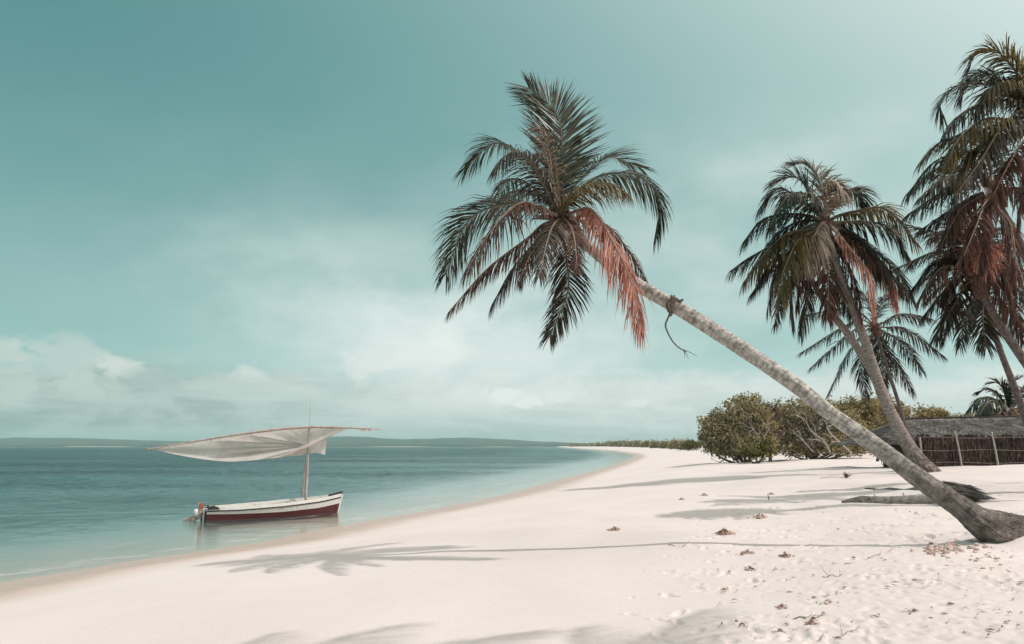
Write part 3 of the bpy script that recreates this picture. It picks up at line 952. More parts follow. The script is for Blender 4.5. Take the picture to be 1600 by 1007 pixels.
gA = G(1447, 738); YA = gA[1]
print('depths', PB, gA)
s_ = YA / 24.0
A_fr = [
    ([(1272, 322), (1256, 288), (1238, 276), (1211, 284)], 1.0, 'green', .25, 20),
    ([(1290, 318), (1296, 290), (1306, 285), (1318, 300)], -1.2, 'tan', .6, -5),
    ([(1288, 315), (1278, 275), (1262, 258), (1240, 256)], 1.6, 'green', .2, 20),
    ([(1310, 338), (1340, 330), (1384, 328), (1430, 378)], .3, 'olive', .5, 10),
    ([(1312, 348), (1349, 347), (1390, 356), (1418, 400)], -1.0, 'green', .55, 5),
    ([(1265, 338), (1228, 335), (1190, 345), (1163, 376)], .3, 'green', .5, 10),
    ([(1268, 326), (1228, 298), (1208, 300), (1187, 325)], .8, 'dark', .5, 10),
    ([(1270, 352), (1218, 378), (1172, 402), (1146, 420)], .6, 'dark', .45, 0),
    ([(1270, 358), (1226, 368), (1182, 412), (1163, 440)], -.8, 'olive', .55, -5),
    ([(1272, 362), (1246, 378), (1224, 426), (1220, 464)], -1.6, 'olive', .45, -10),
    ([(1284, 350), (1274, 366), (1257, 410)], -1.2, 'tan', .5, -30),
    ([(1310, 356), (1346, 374), (1380, 414), (1412, 448)], -.5, 'dark', .55, -5),
    ([(1306, 362), (1332, 394), (1360, 432), (1364, 484)], -1.3, 'red', .6, -10),
    ([(1300, 368), (1326, 415), (1340, 458), (1344, 496)], -.3, 'brown', .5, -10),
    ([(1308, 362), (1350, 392), (1388, 430), (1400, 476)], .5, 'red', .6, -10),
    ([(1290, 372), (1294, 430), (1293, 494)], .5, 'brown', .4, -15),
    ([(1276, 368), (1252, 425), (1245, 478)], .1, 'brown', .5, -15),
    ([(1270, 366), (1218, 410), (1200, 478)], .4, 'brown', .5, -10),
    ([(1274, 366), (1236, 432), (1238, 508)], 1.0, 'dark', .4, -10),
    ([(1312, 352), (1368, 394), (1404, 430), (1424, 468)], 1.0, 'dark', .5, 0),
    ([(1270, 345), (1240, 350), (1205, 376), (1186, 428)], 1.6, 'dark', .5, 0),
    ([(1280, 325), (1262, 305), (1232, 306), (1204, 352)], -1.2, 'green', .6, 0),
    ([(1300, 325), (1322, 298), (1340, 300), (1352, 322)], 1.4, 'green', .4, 15),
]
palm_from('palm with ringed curved trunk and shaggy crown of red dead fronds',
          [(1462, 752, YA, .62 * s_), (1440, 728, YA, .50 * s_), (1418, 694, YA + .1, .36 * s_), (1395, 652, YA + .2, .31 * s_), (1374, 600, YA + .3, .27 * s_), (1352, 535, YA + .3, .235 * s_),
           (1328, 468, YA + .2, .20 * s_), (1308, 415, YA, .175 * s_), (1296, 370, YA - .1, .15 * s_), (1292, 345, YA - .1, .12 * s_)],
          YA - .1, (1291, 348), A_fr, 'bark', 11, L=1.0 * s_, n_=70, r0=.055 * s_, wid=.05 * s_)

YB = YA + 1.5
palm_from('pale slanting palm crossing behind the ringed trunk, its crown lost among dead fronds',
          [(1436, 722, YB, .40 * s_), (1415, 690, YB, .32 * s_), (1388, 640, YB, .26 * s_), (1360, 577, YB, .23 * s_), (1325, 523, YB, .21 * s_), (1298, 487, YB, .19 * s_), (1275, 450, YB, .16 * s_), (1262, 425, YB, .13 * s_)],
          YB, (1260, 418), [
              ([(1240, 400), (1212, 402), (1185, 440)], .2, 'dark', .5, 0),
              ([(1245, 425), (1222, 455), (1212, 505)], -.4, 'brown', .5, -10),
              ([(1262, 440), (1262, 470), (1252, 520)], .4, 'dark', .4, -5),
              ([(1280, 425), (1310, 445), (1330, 495)], .8, 'dark', .5, -5),
              ([(1258, 400), (1250, 375), (1225, 368)], .8, 'dark', .4, 5),
              ([(1275, 400), (1300, 385), (1335, 400)], 1.2, 'dark', .5, 5),
              ([(1240, 412), (1205, 420), (1172, 462)], .8, 'dark', .5, 0),
          ], 'bark', 12, L=.85 * s_, n_=54, r0=.05 * s_, wid=.05 * s_, nuts=False)

YC = YA + 6
palm_from('smaller palm with open star-shaped crown low behind the ringed trunk',
          [(1432, 716, YC, .24), (1420, 685, YC, .21), (1404, 630, YC, .19), (1388, 580, YC, .17), (1374, 535, YC, .14), (1368, 512, YC, .12)],
          YC, (1367, 512), [
              ([(1345, 500), (1312, 514), (1252, 551)], -.3, 'green', .35, 5),
              ([(1345, 510), (1320, 528), (1268, 574)], -1., 'dark', .3, 0),
              ([(1350, 520), (1326, 552), (1295, 614)], .3, 'dark', .25, 0),
              ([(1358, 530), (1345, 565), (1354, 620)], -.8, 'dark', .3, 0),
              ([(1376, 525), (1392, 555), (1426, 611)], .2, 'dark', .3, 0),
              ([(1384, 512), (1416, 515), (1472, 555)], -.2, 'dark', .35, 0),
              ([(1384, 502), (1406, 491), (1450, 498)], .5, 'dark', .35, 5),
              ([(1348, 492), (1322, 482), (1254, 493)], .5, 'green', .4, 5),
              ([(1362, 490), (1352, 462), (1330, 450)], 1., 'dark', .3, 10),
              ([(1372, 490), (1386, 462), (1415, 458)], 1., 'dark', .3, 10),
              ([(1372, 530), (1378, 560), (1380, 606)], 1.0, 'dark', .3, 0),
              ([(1380, 518), (1412, 540), (1440, 580)], 1.2, 'dark', .3, 0),
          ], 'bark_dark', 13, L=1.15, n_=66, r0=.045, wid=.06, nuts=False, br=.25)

YE = 24.5
palm_from('dark-crowned palm whose bent trunk leaves the picture just above the thin palm trunk',
          [(1720, 760, YE, .42), (1660, 645, YE, .31), (1600, 563, YE, .25), (1570, 520, YE, .22), (1546, 480, YE, .19), (1528, 448, YE, .15)],
          YE, (1525, 440), [
              ([(1500, 405), (1462, 394), (1405, 417)], .2, 'dark', .35, 5),
              ([(1505, 420), (1470, 420), (1440, 464)], -.5, 'brown', .4, 0),
              ([(1505, 432), (1480, 450), (1444, 492)], .2, 'dark', .35, 0),
              ([(1510, 445), (1494, 472), (1462, 528)], -.4, 'dark', .3, 0),
              ([(1505, 400), (1475, 370), (1420, 352)], .8, 'green', .35, 10),
              ([(1512, 395), (1497, 360), (1490, 330)], 1., 'dark', .35, 10),
              ([(1522, 400), (1520, 355), (1508, 318)], -.8, 'brown', .4, -5),
              ([(1528, 405), (1537, 385), (1544, 420)], -1.2, 'red', .5, -10),
              ([(1545, 415), (1565, 420), (1586, 478)], -.5, 'brown', .5, -5),
              ([(1545, 430), (1570, 460), (1598, 518)], .1, 'brown', .4, -5),
              ([(1545, 400), (1562, 382), (1580, 452)], .8, 'dark', .5, 0),
              ([(1550, 425), (1590, 425), (1625, 455)], .4, 'dark', .4, 5),
              ([(1510, 410), (1478, 402), (1452, 440)], 1.0, 'dark', .5, 0),
              ([(1512, 425), (1488, 440), (1478, 490)], 1.0, 'brown', .4, 0),
              ([(1516, 402), (1486, 360), (1455, 372)], -.6, 'brown', .5, 0),
              ([(1535, 398), (1552, 360), (1580, 358)], .8, 'dark', .4, 5),
              ([(1505, 412), (1462, 408), (1425, 452)], .8, 'dark', .45, 0),
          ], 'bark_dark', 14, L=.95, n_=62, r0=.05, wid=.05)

YF = 27.0
palm_from('thin-trunked palm with small hanging crown between dark-crowned palm and hut',
          [(1622, 712, YF, .26), (1603, 655, YF, .22), (1585, 605, YF, .20), (1566, 556, YF, .18), (1548, 505, YF, .16), (1534, 462, YF, .13)],
          YF, (1532, 455), [
              ([(1520, 475), (1508, 500), (1500, 542)], -.3, 'dark', .2, 0),
              ([(1536, 480), (1536, 505), (1541, 542)], -.3, 'dark', .2, 0),
              ([(1515, 465), (1490, 485), (1472, 535)], .4, 'dark', .3, 0),
              ([(1550, 465), (1575, 485), (1600, 540)], .4, 'dark', .3, 0),
              ([(1548, 450), (1580, 445), (1610, 480)], .6, 'dark', .4, 5),
              ([(1512, 445), (1480, 440), (1445, 470)], .6, 'green', .4, 5),
          ], 'bark_dark', 15, L=.8, n_=54, r0=.045, wid=.05, nuts=False)

YD = 22.0
palm_from('palm whose thick dark trunk leaves the right edge just under the tallest crown',
          [(1800, 730, YD, .42), (1700, 545, YD, .32), (1640, 450, YD, .27), (1600, 392, YD, .24), (1570, 338, YD, .20), (1556, 310, YD, .16)],
          YD, (1552, 300), [
              ([(1525, 285), (1490, 290), (1420, 334)], .2, 'green', .4, 0),
              ([(1525, 272), (1470, 262), (1420, 300)], .4, 'dark', .4, 5),
              ([(1530, 310), (1500, 330), (1468, 388)], -.3, 'brown', .4, -5),
              ([(1538, 320), (1526, 352), (1506, 400)], -1., 'brown', .45, -10),
              ([(1560, 325), (1580, 355), (1590, 428)], -.4, 'brown', .5, -5),
              ([(1575, 295), (1605, 300), (1640, 350)], .2, 'dark', .5, 0),
              ([(1530, 262), (1505, 236), (1478, 258)], .8, 'dark', .4, 5),
              ([(1548, 262), (1545, 225), (1525, 205)], .8, 'green', .3, 10),
              ([(1525, 305), (1490, 325), (1440, 358)], .8, 'dark', .4, 0),
              ([(1545, 330), (1540, 370), (1530, 425)], .4, 'brown', .4, -5),
              ([(1565, 270), (1590, 245), (1630, 260)], .6, 'dark', .4, 5),
              ([(1525, 290), (1482, 275), (1440, 306)], -1., 'dark', .5, 0),
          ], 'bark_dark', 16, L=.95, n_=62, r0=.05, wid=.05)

YT = 18.5
palm_from('tallest palm with yellowing fronds in the top right corner, partly outside the picture',
          [(2100, 800, YT, .42), (1960, 560, YT, .30), (1800, 380, YT, .25), (1690, 260, YT, .20), (1640, 200, YT, .15)],
          YT, (1632, 188), [
              ([(1600, 130), (1560, 82), (1530, 80), (1514, 104)], .4, 'olive', .3, 15),
              ([(1585, 142), (1506, 132), (1471, 158), (1473, 182)], .3, 'green', .3, 12),
              ([(1600, 162), (1545, 158), (1497, 182), (1474, 216)], -.5, 'dark', .5, 0),
              ([(1595, 185), (1530, 205), (1470, 222), (1440, 252)], .4, 'olive', .35, 8),
              ([(1595, 200), (1530, 232), (1462, 252), (1420, 300)], .3, 'green', .4, 0),
              ([(1600, 172), (1566, 198), (1532, 252), (1492, 306)], -1.2, 'dark', .5, -8),
              ([(1602, 218), (1575, 260), (1544, 322)], -.6, 'brown', .35, -10),
              ([(1620, 155), (1602, 112), (1590, 92), (1562, 92)], .8, 'green', .25, 15),
              ([(1640, 150), (1640, 105), (1660, 80)], .4, 'green', .25, 15),
              ([(1600, 165), (1555, 120), (1520, 118), (1500, 150)], 1., 'green', .4, 10),
              ([(1600, 205), (1540, 220), (1505, 260), (1492, 300)], .8, 'olive', .4, 0),
              ([(1615, 225), (1600, 270), (1590, 350)], .3, 'brown', .4, -5),
              ([(1660, 200), (1720, 230), (1760, 300)], .2, 'dark', .4, 0),
              ([(1600, 195), (1545, 185), (1500, 215), (1480, 255)], -.9, 'olive', .55, -5),
              ([(1610, 160), (1580, 130), (1548, 140), (1530, 175)], -.5, 'olive', .5, 5),
          ], 'bark_dark', 17, L=.85, n_=78, r0=.045, wid=.042)

YG = 62
palm_from('short bushy palm standing behind the thatched roof at the right edge',
          [(1592, 735, YG, .5), (1585, 690, YG, .42), (1579, 652, YG, .36)],
          YG, (1578, 645), [
              ([(1555, 625), (1535, 622), (1514, 640)], 0, 'green', .35, 5),
              ([(1560, 618), (1545, 608), (1528, 612)], .8, 'green', .3, 10),
              ([(1570, 615), (1562, 600), (1552, 598)], .3, 'green', .2, 15),
              ([(1580, 615), (1582, 600), (1590, 592)], -.3, 'green', .2, 15),
              ([(1555, 638), (1540, 640), (1522, 655)], -.8, 'dark', .4, 0),
              ([(1590, 622), (1602, 606), (1618, 606)], .5, 'green', .3, 10),
              ([(1592, 638), (1608, 634), (1628, 652)], 0, 'red', .4, 0),
              ([(1560, 630), (1545, 628), (1530, 648)], -2, 'green', .5, 0),
              ([(1568, 640), (1560, 648), (1548, 662)], -2, 'brown', .4, -5),
              ([(1584, 640), (1590, 650), (1600, 664)], -2, 'olive', .4, -5),
          ], 'bark_dark', 18, L=1.3, n_=44, r0=.12, wid=.14, nuts=False, br=.6)

# two palms beside the camera; only their shadows fall into view
def shadow_palm(label, cx, cy, cz, bx, by, seed, tips):
    z0 = float(ground(bx, by))
    root = empty('coconut_palm', (bx, by, z0), label, 'palm tree', 'palms beside the camera')
    c = np.array([cx, cy, cz]); b = np.array([bx, by, z0 - .2])
    m1 = b * .55 + c * .45 + np.array([.4, -.1, -.5])
    make_trunk(root, [tuple(b) + (.3,), tuple(m1) + (.18,), tuple(c) + (.13,)], M['bark'], 14, .1, .05, seed)
    boots(root, c, c - m1, .15, seed)
    for i, (az_, L_, dr) in enumerate(tips):
        d = np.array([math.sin(R(az_)), math.cos(R(az_)), 0])
        pts = [c, c + d * L_ * .35 + np.array([0, 0, .45]), c + d * L_ * .75 + np.array([0, 0, .15 - dr * .4]), c + d * L_ + np.array([0, 0, -dr])]
        frond(root, pts, .6, 64, 'green', hang=.4, lift=5, seed=seed * 50 + i)


TIPS = [(-80, 2.5, .6), (-50, 2.6, .55), (-22, 2.5, .55), (8, 2.5, .5), (40, 2.4, .6), (75, 2.4, .7), (120, 2.3, .7), (170, 2.5, .7), (220, 2.6, .7), (255, 2.6, .7)]
shadow_palm('palm just outside the bottom edge of the picture throwing a frond shadow on the sand', 4.1, 4.5, 9.7, 8.5, .5, 21, TIPS)
shadow_palm('palm to the right outside the picture throwing a broad frond shadow at the lower edge', 7.3, 4.3, 9.6, 12.5, 1.5, 22, [(a - 9, L_, d) for a, L_, d in TIPS if not 20 < a < 130])

# ------------------------------------------------------------------ shrubs
def bush_mat(name, a, b, c_):
    return leaf_mat(name, [(0, a), (0.5, b), (1, c_)], 0.3, (1.3, 1.2, 0.7), 0.6, 0.25)


BM1 = bush_mat('scrub_leaf_olive', (0.14, 0.12, 0.07), (0.34, 0.29, 0.17), (0.56, 0.485, 0.32))
BM2 = bush_mat('scrub_leaf_tan', (0.15, 0.12, 0.058), (0.33, 0.265, 0.13), (0.50, 0.41, 0.24))
BM3 = bush_mat('scrub_leaf_green', (0.07, 0.072, 0.02), (0.17, 0.165, 0.05), (0.28, 0.25, 0.10))
BM4 = bush_mat('dry_twig', (0.09, 0.07, 0.06), (0.17, 0.135, 0.115), (0.26, 0.21, 0.18))
BR = plain_mat('scrub_branch', (0.11, 0.085, 0.075), (0.22, 0.18, 0.16), 6, 0.9)
BRP = plain_mat('bleached_branch', (0.34, 0.29, 0.265), (0.5, 0.44, 0.41), 6, 0.8)


def leaf_cloud(lobes, n_, size, seed, squash=1.0):
    g = np.random.default_rng(seed)
    lob = np.array(lobes)
    wts = lob[:, 3] * lob[:, 4] * lob[:, 5]; wts = wts ** 0.7; wts /= wts.sum()
    ncl = n_ // 9
    li = g.choice(len(lob), ncl, p=wts)
    d = g.normal(size=(ncl, 3)); d /= np.linalg.norm(d, axis=1)[:, None]
    rr = 1 - 0.6 * g.random(ncl) ** 1.4
    rr *= 0.8 + 0.5 * g.random(ncl) ** 1.5
    rr *= 1 + 0.35 * vnoise(d[:, 0] * 2.2 + li * 3.1, d[:, 2] * 2.2 + d[:, 1] * 1.7, seed)
    cc = lob[li, :3] + d * lob[li, 3:6] * rr[:, None]
    ctr = np.repeat(cc, 9, axis=0) + g.normal(size=(ncl * 9, 3)) * size * 1.15
    a = g.normal(size=(len(ctr), 3)); a /= np.linalg.norm(a, axis=1)[:, None]
    b = np.cross(a, g.normal(size=(len(ctr), 3))); b /= np.linalg.norm(b, axis=1)[:, None]
    s = size * (0.55 + 0.8 * g.random(len(ctr)))[:, None]
    v = np.stack([ctr - a * s, ctr + b * s * .42, ctr + a * s, ctr - b * s * .42], 1).reshape(-1, 3)
    f = np.arange(len(v)).reshape(-1, 4)
    return v, f


def branch_tree(mb, p, d, L, r, depth, rd, spread=.6):
    pts = [p]; q = p.copy(); dd = d.copy()
    for _ in range(4):
        dd = nrm(dd + np.array([rd.gauss(0, .22), rd.gauss(0, .22), rd.gauss(0, .16)]))
        q = q + dd * L / 4; pts.append(q.copy())
    v, f, uv = tube(pts, np.linspace(r, r * .55, 5), 5); mb.add(v, f)
    if depth:
        for _ in range(rd.choice((2, 3))):
            k = rd.choice((2, 3, 4))
            nd = nrm(dd + np.array([rd.gauss(0, spread), rd.gauss(0, spread), rd.gauss(.05, spread * .7)]))
            branch_tree(mb, np.array(pts[k]), nd, L * rd.uniform(.55, .8), r * .55, depth - 1, rd, spread)


def bush(name, label, base_px, Y, lobes_px, n_, size, mat, seed, cat='bush', bare=(), group=None):
    """lobes_px: (px, py, rx_px, ry_px) with depth scatter"""
    rd = random.Random(seed)
    k = Y / F
    bx = P(*base_px, Y); z0 = float(ground(bx[0], bx[1]))
    root = empty(name, (bx[0], bx[1], z0), label, cat, group)
    lobes = []
    for (a, b, rx, ry) in lobes_px:
        c = P(a, b, Y + rd.uniform(-1, 1) * rx * k * .5)
        lobes.append((c[0], c[1], c[2], rx * k, rx * k * .95, ry * k))
    if Y < 110:
        base_l = list(lobes)
        for q in range(14):
            l_ = rd.choice(base_l); an = rd.gauss(1.57, .8); s2 = rd.uniform(.16, .34)
            lobes.append((l_[0] + math.cos(an) * l_[3] * 1.02, l_[1] + rd.gauss(0, .5) * l_[4], l_[2] + math.sin(an) * l_[5] * 1.02, l_[3] * s2, l_[4] * s2, l_[5] * s2 * 1.1))
    v, f = leaf_cloud(lobes, n_, size, seed)
    lobes = lobes[:len(lobes_px)]
    g0 = ground(v[:, 0], v[:, 1]); v[:, 2] = np.maximum(v[:, 2], g0 + .02 * (1 + (np.arange(len(v)) % 4)))
    mesh_obj('crown', v, f, mat, root)
    mb = MB()
    for lb in (lobes if Y < 150 else lobes[:1]):
        tip = np.array(lb[:3])
        b0 = np.array([bx[0] + rd.uniform(-.5, .5), bx[1] + rd.uniform(-.4, .4), z0 - .15])
        if Y > 150: tip = tip * .5 + b0 * .5
        mid = (b0 + tip) / 2 + np.array([rd.uniform(-.3, .3), rd.uniform(-.3, .3), -.2])
        v, f, uv = tube(catmull([b0, mid, tip], 8), np.linspace(.13, .03, 8), 6); mb.add(v, f)
        for _ in range(4):
            d = nrm([rd.gauss(0, 1), rd.gauss(0, 1), rd.gauss(.3, .6)])
            branch_tree(mb, mid * .3 + tip * .7, d, lb[3] * 1.0, .05, 1, rd)
    mb.build('trunk', BR, root)
    for (pts, r, dy) in bare:
        m2 = MB()
        cpts = [P(a, b, Y + dy) for a, b in pts]
        v, f, uv = tube(catmull(cpts, 14), np.linspace(r, r * .45, 14), 6); m2.add(v, f)
        for i_ in range(4):
            t = rd.uniform(.35, .95); c = catmull(cpts, 14); j = int(t * 13)
            d = nrm(c[j] - c[max(0, j - 2)] + np.array([rd.gauss(0, .02), rd.gauss(0, .02), rd.gauss(.01, .02)]) * 8)
            branch_tree(m2, c[j], nrm(d + np.array([rd.gauss(0, .5), 0, rd.gauss(.2, .4)])), rd.uniform(.6, 1.3), r * .4, 1, rd)
        m2.build('branch', BRP, root)
    return root


YS = 74
bush('shrub', 'round grey-green shrub with low bushy foot at the left end of the thicket', (1160, 712), YS,
     [(1118, 672, 26, 24), (1140, 655, 26, 22), (1172, 642, 26, 20), (1178, 668, 34, 30), (1150, 688, 36, 20), (1196, 690, 18, 20), (1120, 690, 22, 14), (1108, 662, 16, 14), (1135, 704, 22, 9), (1165, 706, 26, 8), (1105, 698, 10, 10)],
     21000, .14, BM1, 31, bare=[([(1178, 700), (1188, 690), (1180, 675), (1170, 660)], .045, -3.0), ([(1192, 694), (1196, 680), (1203, 670)], .05, -3.0)])
bush('shrub', 'low bright green bush in front of the thicket beside the round shrub', (1186, 714), YS - 4,
     [(1180, 706, 14, 8), (1198, 703, 14, 12), (1170, 709, 9, 5)], 3200, .13, BM3, 32)
bush('shrub', 'leafless grey twiggy shrub between the round shrub and the long thicket', (1206, 708), YS + 2,
     [(1196, 655, 16, 20), (1208, 676, 14, 22), (1206, 650, 10, 12)], 2600, .16, BM4, 33)
bush('shrub', 'wide dark thicket with bleached bare branches in front of it', (1268, 708), YS + 3,
     [(1222, 652, 22, 22), (1250, 645, 26, 22), (1236, 680, 30, 26), (1276, 668, 30, 28), (1312, 668, 28, 28), (1296, 690, 34, 16), (1250, 695, 30, 14), (1338, 682, 22, 24), (1290, 640, 18, 16), (1225, 702, 20, 9), (1262, 704, 26, 8), (1310, 703, 30, 9), (1345, 702, 16, 9)],
     24000, .14, BM1, 34,
     bare=[([(1330, 708), (1316, 695), (1300, 680), (1292, 668), (1304, 664)], .085, -3.2), ([(1297, 709), (1290, 692), (1268, 674), (1256, 655), (1240, 648)], .065, -3.2),
           ([(1298, 706), (1284, 690), (1264, 686)], .055, -3.0), ([(1270, 706), (1256, 690), (1238, 672)], .05, -3.2)])
bush('tree', 'tan-leaved tree rising behind the dark thicket left of the hut', (1370, 708), YS + 14,
     [(1325, 642, 26, 16), (1352, 640, 28, 18), (1385, 645, 26, 20), (1406, 655, 22, 22), (1360, 668, 34, 28), (1330, 672, 28, 26), (1400, 680, 26, 22)],
     12000, .20, BM2, 35, 'tree')
bush('tree', 'small rounded tan tree top just above the thatched ridge', (1455, 705), YS + 20,
     [(1446, 650, 16, 14), (1466, 652, 14, 11), (1438, 662, 14, 12), (1476, 656, 8, 9), (1456, 672, 26, 20)],
     5000, .20, BM2, 36, 'tree')
bush('tree', 'sparse low grey-green tree top between the tan tree and the bushy palm above the roof', (1502, 705), YS + 30,
     [(1492, 660, 12, 8), (1510, 656, 12, 8), (1520, 662, 10, 10), (1500, 672, 20, 14)], 2400, .2, BM1, 37, 'tree')

# shrubs along the far beach
fs = [(1082, 700.5, 240, 13, 11, BM3), (1070, 700, 270, 12, 10, BM2), (1056, 700, 320, 13, 11, BM2), (1042, 700, 380, 12, 9, BM1), (1028, 699.5, 450, 12, 8, BM2), (1013, 699.5, 530, 11, 8, BM2),
      (1000, 699.5, 620, 10, 7, BM2), (988, 699.3, 720, 10, 7, BM1), (976, 699, 820, 9, 8, BM1), (965, 699, 920, 9, 7, BM2)]
posn = ['nearest the thicket, bright at its foot', 'dark green and second from the thicket', 'tan and broad, third along', 'dark and low, fourth along', 'tan, midway along the row',
        'dark, just past the middle of the row', 'pale and small', 'dark and small', 'with an upright tuft', 'last before the wooded point']
for i, (px, py, Y, rx, ry, mt) in enumerate(fs):
    bush('far_shrub', 'shrub on the distant beach, ' + posn[i], (px, py), Y, [(px, py - ry * .45, rx * .75, ry * .55), (px - rx * .5, py - ry * .35, rx * .5, ry * .4), (px + rx * .45, py - ry * .4, rx * .5, ry * .45)],
         1100, .24 * Y / 160, mt, 60 + i, 'bush', (), 'shrubs along the distant beach')
# the wooded point beyond reads as one mass
g2 = np.random.default_rng(5); lob = []
for px in np.arange(888, 966, 4):
    Yw = np.interp(px, [888, 966], [1550, 1000]); k = Yw / F
    hgt = np.interp(px, [888, 910, 966], [2.0, 3.5, 7]) * g2.uniform(.6, 1.25)
    c = P(px + g2.uniform(-2, 2), 699.6 - hgt * .4, Yw)
    c[2] = max(c[2], 2.0)
    lob.append((c[0] + 6, c[1], c[2], 3.4 * k, 3.4 * k, max(.6, hgt * .55 * k)))
v, f = leaf_cloud(lob, 9000, 1.6, 77)
wood = mesh_obj('distant_woods', v, f, BM2)
tag(wood, 'dark strip of woodland on the far point at the end of the beach', 'woodland', None, 'stuff')

# ------------------------------------------------------------------ hut + reed fence
def thatch_mat():
    m, nt = new_mat('grey_thatch'); n = N(nt)
    r = n.geo('Random Per Island')
    c = n.ramp(r, [(0, (0.085, 0.078, 0.072)), (0.5, (0.20, 0.187, 0.175)), (1, (0.34, 0.32, 0.30))])
    nz = n.noise(n.geo(), 1.4, 4)
    c = n.mix(n.rng(nz, .4, .7), c, n.mix(1.0, c, (.6, .58, .56), 'MULTIPLY'))
    n.out(n.bsdf(c, .9, None, .15)); return m


THM = thatch_mat()
REED = leaf_mat('dry_reed', [(0, (0.045, 0.028, 0.024)), (0.6, (0.095, 0.062, 0.052)), (1, (0.19, 0.14, 0.115))], .08, (1.2, 1, .9), .8, .15)
POLE = plain_mat('weathered_pole', (0.30, 0.27, 0.24), (0.44, 0.40, 0.36), 10, .8)
RAILM = plain_mat('weathered_rail', (0.16, 0.13, 0.115), (0.28, 0.24, 0.22), 10, .8)
DARKW = plain_mat('dark_wood', (0.03, 0.022, 0.02), (0.06, 0.045, 0.04), 6, .9)

YH = 46.0
zb = P(1500, 727, YH)[2]
hut = empty('thatched_hut', P(1510, 727, YH + 3), 'long low hut with a grey thatched roof behind the reed fence', 'hut')
# roof control points
e0 = P(1368, 692, YH + 1.0); e1 = P(1660, 681, YH + 1.0)
r0_ = P(1413, 656, YH + 3.6); r1_ = P(1594, 652, YH + 3.6)
b0_ = np.array([e0[0], YH + 6.4, e0[2]]); b1_ = np.array([e1[0], YH + 6.4, e1[2]])
mb = MB(); rd = random.Random(3)


def thatch_face(q0, q1, q2, q3, n_):
    """q0,q1 eave ; q3,q2 ridge: a thick underlay and overlapping straw"""
    q0, q1, q2, q3 = map(np.array, (q0, q1, q2, q3))
    nn = nrm(np.cross(q1 - q0, q3 - q0)); dn = nn * -.16
    mb.add([q0, q1, q2, q3, q0 + dn, q1 + dn, q2 + dn, q3 + dn], [(0, 1, 2, 3), (7, 6, 5, 4), (0, 4, 5, 1), (1, 5, 6, 2), (2, 6, 7, 3), (3, 7, 4, 0)])
    for _ in range(n_):
        u = rd.random(); w = rd.random() ** .9
        a = q0 + (q1 - q0) * u; b = q3 + (q2 - q3) * u
        p = a + (b - a) * w
        sl = nrm(a - b); sd = nrm(np.cross(sl, nn))
        sl = nrm(sl + sd * rd.gauss(0, .22) + nn * rd.uniform(.02, .18))
        L = rd.uniform(.25, .6) * (1.5 if w < .06 else 1); wd = rd.uniform(.010, .03)
        p0 = p + nn * .015; p1 = p + sl * L + nn * .02
        mb.add([p0 - sd * wd, p0 + sd * wd, p1 + sd * wd * .5, p1 - sd * wd * .5], [(0, 1, 2, 3)])


thatch_face(e0, e1, r1_, r0_, 7500)
thatch_face(b0_, e0, r0_ + np.array([0, .02, 0]), r0_ + np.array([0, .03, 0]), 1200)
thatch_face(e1, b1_, r1_ + np.array([0, .03, 0]), r1_ + np.array([0, .02, 0]), 1200)
thatch_face(b1_, b0_, r0_ + np.array([0, .04, 0]), r1_ + np.array([0, .04, 0]), 600)
roof = mb.build('roof', THM, hut)
mb = MB()
rp = catmull([r0_ + np.array([-.15, .02, .04]), (r0_ * .7 + r1_ * .3) + np.array([0, .02, .06]), (r0_ * .3 + r1_ * .7) + np.array([0, .02, .03]), r1_ + np.array([.1, .02, .05])], 40)
v, f, uv = tube(rp, .065, 8, True, .5, 4); mb.add(v, f)
mb.build('ridge_cap', DARKW, hut)
x0h, x1h = P(1424, 720, YH + 2)[0], e1[0] - .6
mb = MB()
v, f = box(((x0h + x1h) / 2, YH + 3.9, zb + .95 - .2), x1h - x0h, 3.6, 2.3); mb.add(v, f)
for k in range(200):
    xx = rd.uniform(x0h, x1h); ww = rd.uniform(.03, .06)
    v, f, uv = tube([(xx, YH + 2.08, zb - .3), (xx + rd.gauss(0, .05), YH + 2.06, zb + 1), (xx + rd.gauss(0, .05), YH + 2.08, zb + 1.8)], ww, 5); mb.add(v, f)
mb.build('wall', REED, hut)

fence = empty('reed_fence', P(1510, 727, YH), 'dark brown reed fence tied to pale leaning poles in front of the hut', 'fence')
xa, xb = P(1434, 727, YH)[0], P(1690, 727, YH)[0]
ht = P(1500, 681, YH)[2] - zb
mb = MB()
x = xa
while x < xb:
    w = rd.uniform(.025, .06); gz = float(ground(x, YH)) - .1; gz = min(gz, zb)
    hh = ht * rd.uniform(.93, 1.06); ph = rd.uniform(0, 6.3); am_ = rd.uniform(.012, .035)
    ln = rd.gauss(0, .05)
    for ly in range(2):
        yy = YH + ly * .06 + rd.uniform(-.03, .03)
        pts = [(x + ln * s + am_ * math.sin(ph + s * 9 + ly * 2), yy + .02 * math.sin(ph * 2 + s * 8), gz + (zb - gz + hh) * s) for s in np.linspace(0, 1, 9)]
        rr_ = [w * (.75 + .35 * math.sin(ph + 14 * s + ly)) for s in np.linspace(0, 1, 9)]
        v, f, uv = tube(pts, rr_, 5); mb.add(v, f)
    x += w * 1.25
for k in range(500):   # broken leaf blades in the reeds
    xx = rd.uniform(xa, xb); zz = zb + rd.uniform(.1, ht); L = rd.uniform(.15, .4); an = rd.gauss(-1.3, .5)
    p0 = np.array([xx, YH - .08, zz]); d = np.array([math.cos(an), -.15, math.sin(an)]) * L
    mb.add([p0, p0 + d * .5 + np.array([.02, 0, 0]), p0 + d, p0 + d * .5 - np.array([.02, 0, 0])], [(0, 1, 2, 3)])
mb.build('reed_panel', REED, fence)
